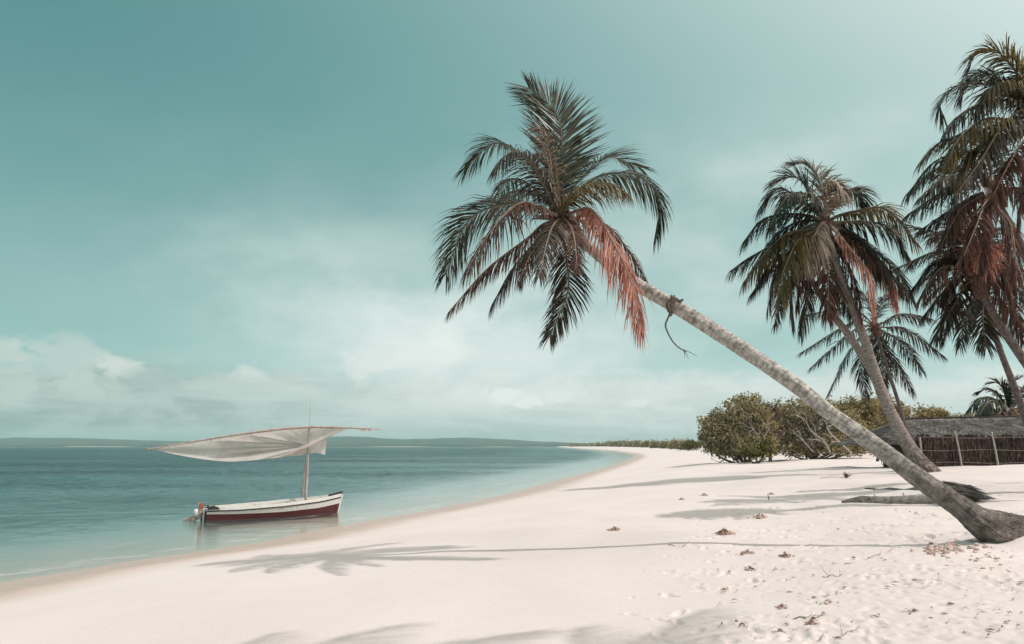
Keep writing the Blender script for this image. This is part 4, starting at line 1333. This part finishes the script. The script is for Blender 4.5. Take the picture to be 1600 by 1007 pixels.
for (a, top, b, bot) in [(1437, 684, 1441, 726), (1492, 674, 1503, 728), (1549, 675, 1560, 728), (1612, 672, 1622, 728), (1668, 674, 1676, 728)]:
    p1 = P(a, top, YH - .16); p0 = P(b, bot + 2, YH - .14); p0[2] = min(p0[2], float(ground(p0[0], p0[1])) - .1)
    v, f, uv = tube(catmull([p0, (p0 + p1) / 2 + np.array([.02, 0, 0]), p1], 10), np.linspace(.060, .046, 10), 8, True, .12, a)
    mesh_obj('post', v, f, POLE, fence, True)
for zz in (.08, .50, .93):
    pts = [(xx, YH - .12 - .02 * math.sin(xx * 3), zb + ht * zz + .03 * math.sin(xx * 1.3 + zz * 9)) for xx in np.linspace(xa, xb, 40)]
    v, f, uv = tube(pts, .014, 6)
    mesh_obj('rail', v, f, RAILM, fence, True)

# blue cloth hanging on a stick by the hut's end
st_ = G(1379, 727)
p = P(1373, 722, st_[1])
cl = empty('stick', P(1377, 728, st_[1]), 'short stick in the sand with a scrap of blue cloth, left of the leaning trunk', 'stick')
v, f, uv = tube([P(1379, 729, st_[1]), P(1376, 716, st_[1]), P(1371, 706, st_[1])], .035, 6); mesh_obj('pole', v, f, POLE, cl)
BLUE = plain_mat('blue_cloth', (0.025, 0.055, 0.085), (0.05, 0.09, 0.13), 9, .9)
mb = MB(); vs_ = []
for i in range(7):
    for j in range(5):
        q = P(1369 + j * 1.3 + .6 * math.sin(i), 713 + i * 1.4, st_[1] - .03 + .04 * math.sin(j * 2 + i)); vs_.append(q)
mb.add(vs_, [(i * 5 + j, i * 5 + j + 1, i * 5 + j + 6, i * 5 + j + 5) for i in range(6) for j in range(4)])
mb.build('cloth', BLUE, cl, True)

# ------------------------------------------------------------------ the sailing boat
def paint_mat(name, c, wear, wearcol, scale=5, rough=.5):
    m, nt = new_mat(name); n = N(nt)
    co_ = n.node('ShaderNodeTexCoord').outputs['Object']
    a = n.noise(co_, scale, 6, .65); b = n.noise(n.mapping(co_, (1, 1, 5)), scale * 1.6, 5, .6)
    col = n.mix(n.rng(b, .4, .75), c, tuple(q * .8 for q in c))
    col = n.mix(n.math('MULTIPLY', n.rng(a, .62 - wear, .72 - wear), .8), col, wearcol)
    st = n.noise(n.mapping(co_, (5, 5, .7)), 2.2, 5, .65)
    col = n.mix(n.math('MULTIPLY', n.rng(st, .54, .72), .55), col, wearcol)
    bp = n.bump(b, .25, .02)
    n.out(n.bsdf(col, rough, bp, .35)); return m


WHITE = paint_mat('boat_white_paint', (0.72, 0.71, 0.67), .035, (0.42, 0.35, 0.31))
WHITE2 = paint_mat('boat_white_rail_paint', (0.80, 0.79, 0.75), .0, (0.45, 0.38, 0.34))
MAROON = paint_mat('boat_maroon_paint', (0.095, 0.020, 0.023), .06, (0.05, 0.02, 0.02))
BLACK = paint_mat('boat_black_paint', (0.032, 0.026, 0.026), -.05, (0.10, 0.07, 0.06))
SPAR = plain_mat('spar_wood', (0.40, 0.34, 0.31), (0.55, 0.48, 0.44), 5, .7)
SPARR = plain_mat('yard_wood', (0.34, 0.25, 0.22), (0.56, 0.47, 0.43), 3, .7, stretch=(4, 4, 4))
ORANGE = paint_mat('rudder_orange_paint', (0.42, 0.09, 0.06), .06, (0.55, 0.48, 0.42), 9)
PLANK = plain_mat('worn_plank', (0.16, 0.11, 0.09), (0.55, 0.47, 0.41), 6, .8)
CYAN = plain_mat('pale_blue_rope', (0.34, 0.50, 0.55), (0.5, 0.62, 0.64), 20, .8)
LINE = plain_mat('grey_line', (0.30, 0.27, 0.25), (0.42, 0.38, 0.36), 20, .9)

S0_ = PZ(318, 813, 0); B0_ = PZ(527, 800.5, 0)
hd = B0_ - S0_; LB = np.linalg.norm(hd[:2]); hd = nrm([hd[0], hd[1], 0]); pt = np.array([-hd[1], hd[0], 0])   # pt: to port (away)
boat = empty('sailing_boat', S0_, 'white and maroon wooden sailing boat with a furled pale sail afloat at the water edge', 'boat')
print('boat', S0_, B0_, LB)


def bp(t, y, z):
    return S0_ + hd * (t * LB) + pt * y + np.array([0, 0, z])


ts = np.linspace(0, 1, 41)
beam = np.interp(ts, [0, .1, .3, .55, .75, .88, .96, 1], [.36, .52, .70, .74, .60, .36, .14, .025])
beam = np.convolve(np.pad(beam, 2, 'edge'), np.ones(5) / 5, 'valid'); beam[-1] = .02
sheer = np.interp(ts, [0, .2, .5, .8, 1], [.36, .355, .41, .51, .63])
redln = np.interp(ts, [0, .2, .5, .8, 1], [.235, .20, .195, .26, .37])
keel = np.interp(ts, [0, .2, .8, .95, 1], [-.10, -.25, -.22, -.12, -.02])
rake = lambda t, z: t + (z / LB) * (.22 * max(0, (t - .7) / .3) - .10 * max(0, (.2 - t) / .2))
sec = [(0.0, 0), (.45, 1), (.75, 2), (.93, 3), (.985, 4), (1.0, 5)]


def hull_rows(scale=1.0, inner=False):
    rows = []
    for i, t in enumerate(ts):
        b_, s_h, rl, kl = beam[i] * scale, sheer[i], redln[i], keel[i]
        zz = [kl, kl + (0 - kl) * .35, 0.0, rl, rl + (s_h - rl) * .5, s_h]
        yy = [0.012, .62, .82, .92, .97, 1.0]
        side = []
        for y_, z_ in zip(yy, zz):
            side.append((y_ * b_, z_))
        ring = [(-a, z) for a, z in reversed(side)] + side
        rows.append([bp(rake(t, z), a, z) for a, z in ring])
    return rows


rows = hull_rows(); nr = len(rows[0])
vv = [p for r in rows for p in r]; ff = []; mm = []
for i in range(len(rows) - 1):
    for k in range(nr - 1):
        a = i * nr + k; ff.append((a, a + 1, a + 1 + nr, a + nr))
        kk = min(k, nr - 2 - k)
        mm.append(0 if kk <= 1 else 1)
ff.append(tuple(range(nr - 1, -1, -1))); mm.append(1)
mesh_obj('hull', vv, ff, [WHITE, MAROON], boat, False, mm)
# dark rubbing strake, white washboard above it
for nm, z0, z1, o0, o1, mt in (('rubbing_strake', -.035, .015, .012, .02, BLACK), ('washboard', .015, .135, -.005, .015, WHITE2)):
    mb = MB()
    for sg in (-1, 1):
        q = []
        for i, t in enumerate(ts):
            s_h = sheer[i]; b_ = beam[i]
            tw = z1 * (1 if nm != 'washboard' else np.interp(t, [0, .1, .9, 1], [.85, 1, 1, 1.1]))
            for (oo, z) in ((o1, s_h + z0), (o1, s_h + tw), (o0 - .03, s_h + tw), (o0 - .03, s_h + z0)):
                q.append(bp(rake(t, z), sg * max(.004, b_ + oo), z))
        f = []
        for i in range(len(ts) - 1):
            for k in range(4):
                a = i * 4 + k; b = i * 4 + (k + 1) % 4; f.append((a, b, b + 4, a + 4))
        f += [(3, 2, 1, 0), tuple(range(len(q) - 4, len(q)))]
        mb.add(q, f)
    mb.build(nm, mt, boat)
# inner deck, thwarts
mb = MB(); q = []
for i, t in enumerate(ts):
    q += [bp(t, -beam[i] * .93, sheer[i] - .16), bp(t, beam[i] * .93, sheer[i] - .16)]
mb.add(q, [(2 * i, 2 * i + 1, 2 * i + 3, 2 * i + 2) for i in range(len(ts) - 1)])
mb.build('floor_boards', PLANK, boat)
rotb = np.array([[hd[0], pt[0], 0], [hd[1], pt[1], 0], [0, 0, 1]])
for t in (.18, .42, .66):
    i = int(t * 40); v, f = box(bp(t, 0, sheer[i] + .02), .22, beam[i] * 1.9, .04, rotb); mesh_obj('thwart', v, f, PLANK, boat)
# black stern block and stem cap
mb = MB()
q = []
for t, z in ((-.005, .0), (.055, .0), (.075, -.10), (-.005, -.10)):
    zz = sheer[0] + .15 + z
    q += [(t, zz)]
for sg in (-1, 1):
    yb = .39 * sg
    o_ = [bp(t, yb * (1 + .9 * t), z) for t, z in q] + [bp(t, (yb + .10 * sg) * (1 + .9 * t), z) for t, z in q]
    mb.add(o_, [(0, 1, 2, 3), (7, 6, 5, 4), (0, 4, 5, 1), (1, 5, 6, 2), (2, 6, 7, 3), (3, 7, 4, 0)])
mb.build('stern_block', BLACK, boat)
mb = MB()
v, f, uv = tube([bp(.93, 0, sheer[-1] + .03), bp(.985, 0, sheer[-1] + .10), bp(1.035, 0, sheer[-1] + .20)], [.10, .09, .055], 6); mb.add(v, f)
mb.build('stem_head', BLACK, boat)
v, f, uv = tube([bp(1.004, 0, -.05), bp(rake(1.006, .4), 0, .40), bp(rake(1.006, .85), 0, sheer[-1] + .1)], [.04, .04, .04], 6)
mesh_obj('stem_post', v, f, WHITE2, boat)
# rudder assembly
YR = S0_[1]
rud = MB()
rp_ = [P(a, b, YR - .05) for a, b in [(318, 796), (312, 801), (304, 805), (296, 809), (286, 812.5)]]
for k in range(len(rp_) - 1):
    a, b = rp_[k], rp_[k + 1]; th = pt * .08; dn = np.array([0, 0, -.24 + .03 * k])
    rud.add([a + th, b + th, b + th + dn, a + th + dn, a - th, b - th, b - th + dn, a - th + dn], [(0, 1, 2, 3), (7, 6, 5, 4), (0, 4, 5, 1), (1, 5, 6, 2), (2, 6, 7, 3), (3, 7, 4, 0)])
ro = rud.build('rudder', PLANK, boat)
v, f = box(P(313.5, 796, YR), .11, .09, .48, rotb); mesh_obj('rudder_post', v, f, ORANGE, boat)
v, f = box(P(312, 787.5, YR), .13, .11, .09, rotb); mesh_obj('post_cap', v, f, PLANK, boat)
v, f, uv = tube([P(306.5, 807, YR - .1), P(306, 796.5, YR - .1), P(306, 795.6, YR - .1)], [.075, .075, .04], 10); mesh_obj('float', v, f, WHITE2, boat, True)
v, f, uv = tube([P(315, 794, YR), P(323, 793, YR + .1), P(336, 791, YR + .35)], .025, 6); mesh_obj('tiller', v, f, BLACK, boat)
v, f, uv = tube(catmull([P(319, 794, YR - .2), P(318.5, 804, YR - .25), P(317, 814, YR - .28)], 10), .022, 6); mesh_obj('stern_rope', v, f, CYAN, boat)
# mast
tm = .775
mb0 = bp(tm, 0, .15); YM = mb0[1]
mt_ = P(483.5, 665, YM)
pxm = 800 + mb0[0] / (mb0[1]) * F
print('mast foot px', pxm, YM)
foot_ = P(478, 776, YM)
v, f, uv = tube(catmull([foot_ + np.array([0, 0, -.3]), foot_ * .5 + mt_ * .5, mt_], 16), np.linspace(.062, .036, 16), 9, True, .06, 3)
mesh_obj('mast', v, f, SPAR, boat, True)
v, f, uv = tube([mt_, P(485.3, 624, YM)], [.016, .006], 5); mesh_obj('mast_pole', v, f, SPAR, boat)
rb = MB()
for k in range(3):
    a = foot_ + np.array([-.09 - .05 * k, -.1, .1]); b = P(481.6 - .3 * k, 690 + 14 * k, YM - .08)
    v, f, uv = tube(catmull([a, (a + b) / 2 + np.array([-.015 * k, 0, 0]), b], 8), .014, 5); rb.add(v, f)
v, f, uv = tube(catmull([foot_ + np.array([-.12, -.08, .0]), foot_ + np.array([-.11, -.08, .5]), foot_ + np.array([-.05, -.05, 1.4])], 8), [.04, .06, .05, .045, .05, .04, .03, .02], 6, True, .2, 5); rb.add(v, f)
rb.build('halyard', LINE, boat)
# yard
Yd = lambda px: YM - .12 + (px - 482) * .0055
yard_px = [(224, 703.8), (268, 696.2), (311, 689.2), (353, 682.2), (395, 676), (438, 670.8), (481, 667.8), (512, 667.6), (542, 668.6), (570, 670), (596, 671.3)]
yc = catmull([P(a, b, Yd(a)) for a, b in yard_px], 60)
v, f, uv = tube(yc, np.interp(np.linspace(0, 1, 60), [0, .5, .7, 1], [.022, .055, .05, .02]), 8, True, .08, 2)
mesh_obj('yard', v, f, SPARR, boat, True)


def sail_mat():
    m, nt = new_mat('sail_canvas'); n = N(nt)
    uv = n.node('ShaderNodeUVMap').outputs[0]
    pos = n.geo()
    a = n.noise(pos, 1.3, 5, .6); b = n.noise(n.mapping(uv, (30, 1.2, 1)), 1.0, 3)
    c = n.mix(n.rng(a, .35, .7), (0.85, 0.785, 0.75), (0.73, 0.665, 0.63))
    u, v_, _ = n.xyz(uv)
    seam = n.rng(n.math('ABSOLUTE', n.math('SUBTRACT', n.math('FRACT', n.math('MULTIPLY', u, 11)), .5)), .03, .0)
    c = n.mix(n.math('MULTIPLY', seam, .35), c, (.30, .26, .24))
    weave = n.noise(pos, 60, 2)
    bpn = n.bump(n.math('ADD', n.math('MULTIPLY', b, .5), n.math('MULTIPLY', weave, .15)), .5, .05)
    p_ = n.bsdf(c, .9, bpn, .1)
    t = n.node('ShaderNodeBsdfTranslucent'); n.link(n.mix(1.0, c, (1.0, .97, .94), 'MULTIPLY'), t.inputs[0])
    n.out(n.mixsh(.48, p_, t.outputs[0])); return m


SAILM = sail_mat()
bot_px = [(236, 702), (254, 705.5), (272, 710), (311, 717), (353, 721.3), (395, 719.6), (436, 714.5), (468, 706.5), (482, 699)]
top_px = [(236, 701.8), (268, 696.2), (311, 689.2), (353, 682.2), (395, 676), (438, 670.8), (481, 667.8), (514, 667.6), (540, 668.8)]
NU, NV = 120, 44
tc = catmull([(a, b, 0) for a, b in top_px], NU); bc_ = catmull([(a, b, 0) for a, b in bot_px], NU)
vv = []; uvv = []
conv = np.array([484, 697])
for i in range(NU):
    u = i / (NU - 1)
    for j in range(NV):
        w = j / (NV - 1)
        q = tc[i] * (1 - w) + bc_[i] * w
        belly = math.sin(math.pi * w ** .8) * math.sin(math.pi * min(1, u * 1.03)) ** .7
        # folds that run towards the gathered corner
        ang_ = math.atan2(q[1] - conv[1], q[0] - conv[0] - 2); dist = math.hypot(q[0] - conv[0], q[1] - conv[1])
        fold = (.035 * math.sin(ang_ * 21 + 1.0) * math.exp(-dist / 150) + .02 * math.sin(ang_ * 47) * math.exp(-dist / 90)) * min(1, dist / 60) + .07 * math.sin(w * 13 + u * 5) * math.exp(-((u - .55) / .28) ** 2) * w
        for (ak, am_, wk) in ((3.02, .20, .020), (2.86, .14, .018), (-3.08, .22, .020), (-2.96, .18, .020), (2.70, .09, .02), (3.11, .14, .012)):
            da_ = (ang_ - ak + math.pi) % (2 * math.pi) - math.pi
            fold += am_ * math.exp(-(da_ / wk) ** 2) * math.exp(-((dist - 70) / 75) ** 2)
        fold *= min(1, w * 4)
        vv.append(P(q[0], q[1], Yd(q[0]) + .55 * belly + fold * 1.2)); uvv.append((u, w))
ff = [(i * NV + j, (i + 1) * NV + j, (i + 1) * NV + j + 1, i * NV + j + 1) for i in range(NU - 1) for j in range(NV - 1)]
sail = mesh_obj('sail', vv, ff, SAILM, boat, True, None, uvv)
# gathered leech roll and the flap behind the mast
roll = catmull([P(a, b, Yd(a) + dy) for a, b, dy in [(425, 716.5, .1), (448, 711, -.05), (470, 702.5, -.12), (484, 696, -.10), (505, 686, -.05), (525, 677, -.02), (543, 669.6, 0)]], 40)
v, f, uv = tube(roll, np.interp(np.linspace(0, 1, 40), [0, .25, .5, 1], [.02, .075, .07, .015]), 8, True, .35, 8)
mesh_obj('sail_roll', v, f, SAILM, boat, True, None, uv)
fl_top = catmull([(452, 711, 0), (484, 697, 0), (511, 686.5, 0)], 26); fl_bot = catmull([(450, 713.5, 0), (470, 711.8, 0), (492, 708, 0), (508, 711, 0)], 26)
vv = []; uvv = []
for i in range(26):
    for j in range(12):
        w = j / 11; q = fl_top[i] * (1 - w) + fl_bot[i] * w
        vv.append(P(q[0], q[1], Yd(q[0]) + .18 + .10 * math.sin(i * .95 + w * 2) * w)); uvv.append((i / 26, w))
mesh_obj('sail_flap', vv, [(i * 12 + j, (i + 1) * 12 + j, (i + 1) * 12 + j + 1, i * 12 + j + 1) for i in range(25) for j in range(11)], SAILM, boat, True, None, uvv)
tatt = []
for i in range(10):
    a = P(556 + i * 3.3, 669.3 + i * .25, Yd(570)); b = P(556 + i * 3.3, 670.5 + [0, 1, 2, 3.5, 4.5, 5, 3.5, 2.2, 1.5, .5][i], Yd(570) + .05 * math.sin(i))
    tatt += [a, b]
mesh_obj('sail_scrap', tatt, [(2 * i, 2 * i + 2, 2 * i + 3, 2 * i + 1) for i in range(9)], SAILM, boat, True)
sm = MB()
for i in range(1, 60, 5):
    ring_ = [yc[i] + np.array([.07 * math.cos(k_) * .3, .07 * math.cos(k_), .07 * math.sin(k_)]) for k_ in np.linspace(0, 6.28, 9)]
    v, f, uv = tube(ring_, .010, 4); sm.add(v, f)
sm.build('sail_ties', LINE, boat)

# ------------------------------------------------------------------ fallen log behind the leaning palm
LOGM = trunk_mat('fallen_log_bark', (0.40, 0.36, 0.33), (0.24, 0.20, 0.18), (0.07, 0.05, 0.045), 1.0, 5)
l0 = G(1322, 785); l1 = G(1500, 786)
log = empty('fallen_palm_log', l0, 'fallen palm log half sunk in sand behind the leaning trunk, with frayed root end', 'log')
pts = [l0 + np.array([-.1, 0, -.10]), l0 * .75 + l1 * .25 + np.array([0, 0, .02]), l0 * .45 + l1 * .55 + np.array([0, .05, .06]), l1 + np.array([0, .1, .10]), l1 + np.array([.35, .12, .16])]
for q in pts: pass
c = catmull(pts, 50)
for k in range(50): c[k][2] = float(ground(c[k][0], c[k][1])) + np.interp(k, [0, 8, 35, 49], [-.05, .03, .07, .16])
v, f, uv = tube(c, np.interp(np.linspace(0, 1, 50), [0, .1, .8, 1], [.10, .12, .15, .20]), 14, True, .22, 6)
mesh_obj('trunk', v, f, LOGM, log, True, None, uv)
mb = MB(); rd = random.Random(9)
ROOTM = leaf_mat('root_fibre', [(0, (0.05, 0.045, 0.042)), (.5, (0.17, 0.155, 0.145)), (1, (0.38, 0.36, 0.335))], .02, (1, 1, 1), .9, .1)
Yl = l1[1]
ra = P(1490, 768, Yl); ax0 = nrm(P(1560, 783, Yl - .1) - ra); rz = nrm(np.cross(ax0, [0, 1, 0])); ry = np.cross(ax0, rz)
for k in range(1300):
    ph = rd.uniform(0, 6.283); q = math.sqrt(rd.random())
    s = ra + ax0 * rd.uniform(-.3, .15) + (rz * math.cos(ph) * .19 + ry * math.sin(ph) * .2) * q
    L = rd.uniform(.35, .95) * (1.15 - .4 * q)
    e = s + ax0 * L + (rz * math.cos(ph) + ry * math.sin(ph)) * rd.uniform(-.05, .06) + np.array([0, 0, -.10 * L * L])
    e[2] = max(e[2], float(ground(e[0], e[1])) + .01)
    sd = np.array([rd.gauss(0, 1), rd.gauss(0, 1), rd.gauss(0, 1)]); sd = nrm(sd - (sd @ ax0) * ax0) * rd.uniform(.006, .013)
    m_ = (s + e) / 2 + np.array([0, 0, .03])
    mb.add([s - sd, s + sd, m_ + sd, m_ - sd, e], [(0, 1, 2, 3), (3, 2, 4)])
mb.build('root_mat', ROOTM, log)
l2 = G(1352, 764); l3 = G(1440, 766)
c = catmull([l2, l2 * .5 + l3 * .5, l3], 16)
for k in range(16): c[k][2] = float(ground(c[k][0], c[k][1])) + .01 + .02 * math.sin(k)
v, f, uv = tube(c, np.linspace(.03, .055, 16), 7, True, .3, 3)
dw = mesh_obj('driftwood', v, f, LOGM, None, True, None, uv); tag(dw, 'thin dark piece of driftwood lying just beyond the fallen log', 'driftwood')
for k, (a, b, h_) in enumerate([(1367, 779, 7), (1412, 778, 8), (1366, 766, 5), (1201, 780, 7)]):
    g = G(a, b + 1); q = P(a - 1.5, b - h_, g[1])
    v, f, uv = tube([g - np.array([0, 0, .05]), (g + q) / 2 + np.array([.02, 0, 0]), q], [.028, .025, .012], 6, True, .2, k)
    o = mesh_obj('stake', v, f, POLE)
    tag(o, ['short stick poking up by the left half of the fallen log', 'short stick poking up by the right half of the fallen log', 'tiny stick standing by the thin driftwood', 'lone stub of wood standing in the open sand'][k], 'stick', 'sticks standing in the sand')

# ------------------------------------------------------------------ small litter on the sand
CLOD = plain_mat('sand_clod', (0.66, 0.56, 0.50), (0.52, 0.40, 0.35), 16, .95, .6, .02)
CLODP = plain_mat('pink_clod', (0.62, 0.46, 0.40), (0.47, 0.30, 0.255), 14, .95, .6, .02)
WEED = leaf_mat('dried_weed', [(0, (0.26, 0.15, 0.12)), (.5, (0.42, 0.28, 0.23)), (1, (0.56, 0.43, 0.37))], .1, (1, 1, 1), .9, .1)
TWIG = plain_mat('dry_twig_wood', (0.22, 0.15, 0.125), (0.36, 0.27, 0.23), 20, .9)


def clods(px, py, n_, sprx, spry, r, seed, mats, label):
    rd = random.Random(seed); g = G(px, py)
    root = empty('sand_clod_heap', g, label, 'clods')
    for k in range(n_):
        q = G(px + rd.gauss(0, sprx), py + rd.gauss(0, spry)); rr_ = r * rd.uniform(.35, 1.1)
        v, f = blob(q + np.array([0, 0, rr_ * .35]), rr_, seed * 10 + k, 9, 7, .45, (1.1, .9, .75))
        mesh_obj('clod', v, f, mats[rd.random() < .4], root, False)


clods(1482, 861, 60, 22, 4.2, .045, 71, (CLOD, CLODP), 'heap of broken pinkish sand clods by the foot of the leaning palm')
clods(1535, 872, 22, 18, 4, .022, 72, (CLOD, CLODP), 'trail of crumbled sand lumps just right of the big clod heap')
clods(1287, 938, 16, 15, 6, .026, 73, (CLOD, CLOD), 'pale crumbled sand lumps in the lower right of the beach')


def weed(px, py, w, label, seed, n_=70, mat=WEED):
    rd = random.Random(seed); g = G(px, py); k = g[1] / F * w / 2
    mb = MB()
    for i in range(n_):
        a = rd.uniform(0, 6.283); rr_ = abs(rd.gauss(0, .5)) * k
        x, y = g[0] + math.cos(a) * rr_, g[1] + math.sin(a) * rr_ * 1.2
        z = float(ground(x, y)) + rd.uniform(0, .55) * k * max(0, 1 - rr_ / k) + .008
        d = np.array([rd.gauss(0, 1), rd.gauss(0, 1), rd.gauss(.05, .3)]); d = nrm(d) * k * rd.uniform(.15, .38)
        s = nrm(np.cross(d, [rd.gauss(0, 1), rd.gauss(0, 1), 1])) * k * .06
        p = np.array([x, y, z]); m_ = p + d * .5 + np.array([0, 0, k * .08]); e = p + d; e[2] = max(e[2], float(ground(e[0], e[1])) + .004)
        mb.add([p - s, p + s, m_ + s, m_ - s, e], [(0, 1, 2, 3), (3, 2, 4)])
    for q in range(7):
        o_ = np.array([rd.gauss(0, .3) * k, rd.gauss(0, .3) * k, 0])
        v, f = blob(g + o_ + np.array([0, 0, k * .04]), k * rd.uniform(.22, .42), seed + q, 10, 7, .5, (1.1, 1, .6)); mb.add(v, f, 1)
    o = mb.build('seaweed_clump', [mat, CLODP])
    tag(o, label, 'seaweed', 'dried seaweed clumps on the sand')


weed(960, 829, 20, 'small pink clump of dried weed alone on the smooth sand, farthest left', 81)
weed(1131, 836, 30, 'wide pinkish heap of dried weed above the trunk shadow', 82, 150)
weed(1187, 810, 24, 'flat clump of dried weed between the trunk shadow and the fallen log', 83)
weed(1168, 866, 24, 'reddish scrap of weed just below the trunk shadow', 84)
weed(1227, 871, 24, 'ragged pinkish weed below the trunk shadow, right of the red scrap', 85)
weed(1172, 891, 20, 'round pale clump of weed nearest the smooth lower sand', 86)
weed(1100, 775, 14, 'small dark red weed at the edge of the crown shadows', 87)
weed(1065, 781, 9, 'tiny weed clump in the middle of the beach under the crown shadows', 88)
weed(1268, 975, 22, 'dark weed scrap inside the lower shadow', 89)
weed(1221, 950, 18, 'dark reddish husk with a pale top at the rim of the lower shadow', 90)
weed(1428, 957, 15, 'square dark scrap of husk in the lower right corner sand', 91)
weed(1218, 990, 20, 'reddish weed scrap at the bottom edge inside the shadow', 92)
weed(1205, 773, 10, 'small dark weed right of the lone wooden stub', 93)


def twig(pts, r, label, seed, side=2):
    rd = random.Random(seed)
    r *= .6; q = [G(a, b) for a, b in pts]; c = catmull(q, 14); mb = MB()
    for k in range(14): c[k][2] = float(ground(c[k][0], c[k][1])) + r + .012 * math.sin(k * .9 + seed)
    v, f, uv = tube(c, np.linspace(r, r * .4, 14), 6); mb.add(v, f)
    for _ in range(side):
        j = rd.randint(4, 11); d = nrm(c[j] - c[j - 2] + np.array([rd.gauss(0, .1), rd.gauss(0, .1), .03])) * rd.uniform(.08, .2)
        v, f, uv = tube([c[j], c[j] + d * .6, c[j] + d + np.array([0, 0, .03])], [r * .6, r * .5, r * .2], 5); mb.add(v, f)
    tag(mb.build('twig', TWIG), label, 'twig', 'twigs lying on the sand')


twig([(1044, 853), (1056, 854), (1068, 855), (1073, 849)], .010, 'forked twig lying across the left part of the trunk shadow', 1, 3)
twig([(1150, 973), (1158, 976), (1168, 983)], .016, 'short dark curved twig in the lower shadow', 2, 0)
twig([(1320, 882), (1350, 876), (1372, 868), (1400, 858)], .009, 'long thin twig left of the clod heap', 3)
twig([(1205, 891), (1228, 891)], .008, 'short straight twig right of the round weed clump', 4, 0)
twig([(1238, 968), (1262, 967), (1282, 963)], .012, 'thin pale twig at the right rim of the lower shadow', 5)
twig([(1282, 748), (1304, 746), (1330, 748)], .022, 'brown palm stalk lying by the spiky tuft', 6)
twig([(1305, 1000), (1325, 990), (1345, 985)], .008, 'curved thin twig at the bottom edge of the sand', 7)
twig([(1420, 800), (1440, 806), (1452, 804)], .012, 'small dark twig between the log and the trunk foot', 8)
twig([(1285, 902), (1318, 900)], .010, 'short brown twig in the trampled sand below the long one', 9)
# spiky tuft
g = G(1321, 747); mb = MB(); rd = random.Random(4)
for k in range(34):
    a = rd.gauss(1.2, .6); L = rd.uniform(.15, .42)
    d = np.array([math.cos(a), rd.gauss(0, .4), abs(math.sin(a))]) * L; s = np.array([0.02, 0, -.01])
    mb.add([g - s, g + s, g + d * .6 + s * .7, g + d * .6 - s * .7, g + d + np.array([.03, 0, -.06])], [(0, 1, 2, 3), (3, 2, 4)])
tag(mb.build('dry_tuft', M['brown']), 'spiky dry brown tuft standing alone in the sand left of the leaning trunk', 'dry tuft')
# tiny scattered litter
mb = MB(); rd = random.Random(12)
for k in range(230):
    px = 1600 - 480 * rd.random() ** 1.5; py = rd.uniform(760, 1003)
    g = G(px, py); L = rd.uniform(.015, .06); a = rd.uniform(0, 3.14)
    d = np.array([math.cos(a), math.sin(a), 0]) * L; s = np.array([-math.sin(a), math.cos(a), 0]) * L * rd.uniform(.12, .35)
    u = np.array([0, 0, .006 + .01 * rd.random()])
    mb.add([g - d + u, g - s + u * 2, g + d + u, g + s + u * 2.4], [(0, 1, 2, 3)])
tag(mb.build('beach_litter', WEED), 'fine brown bits of leaf and husk strewn over the trampled sand', 'litter', None, 'stuff')
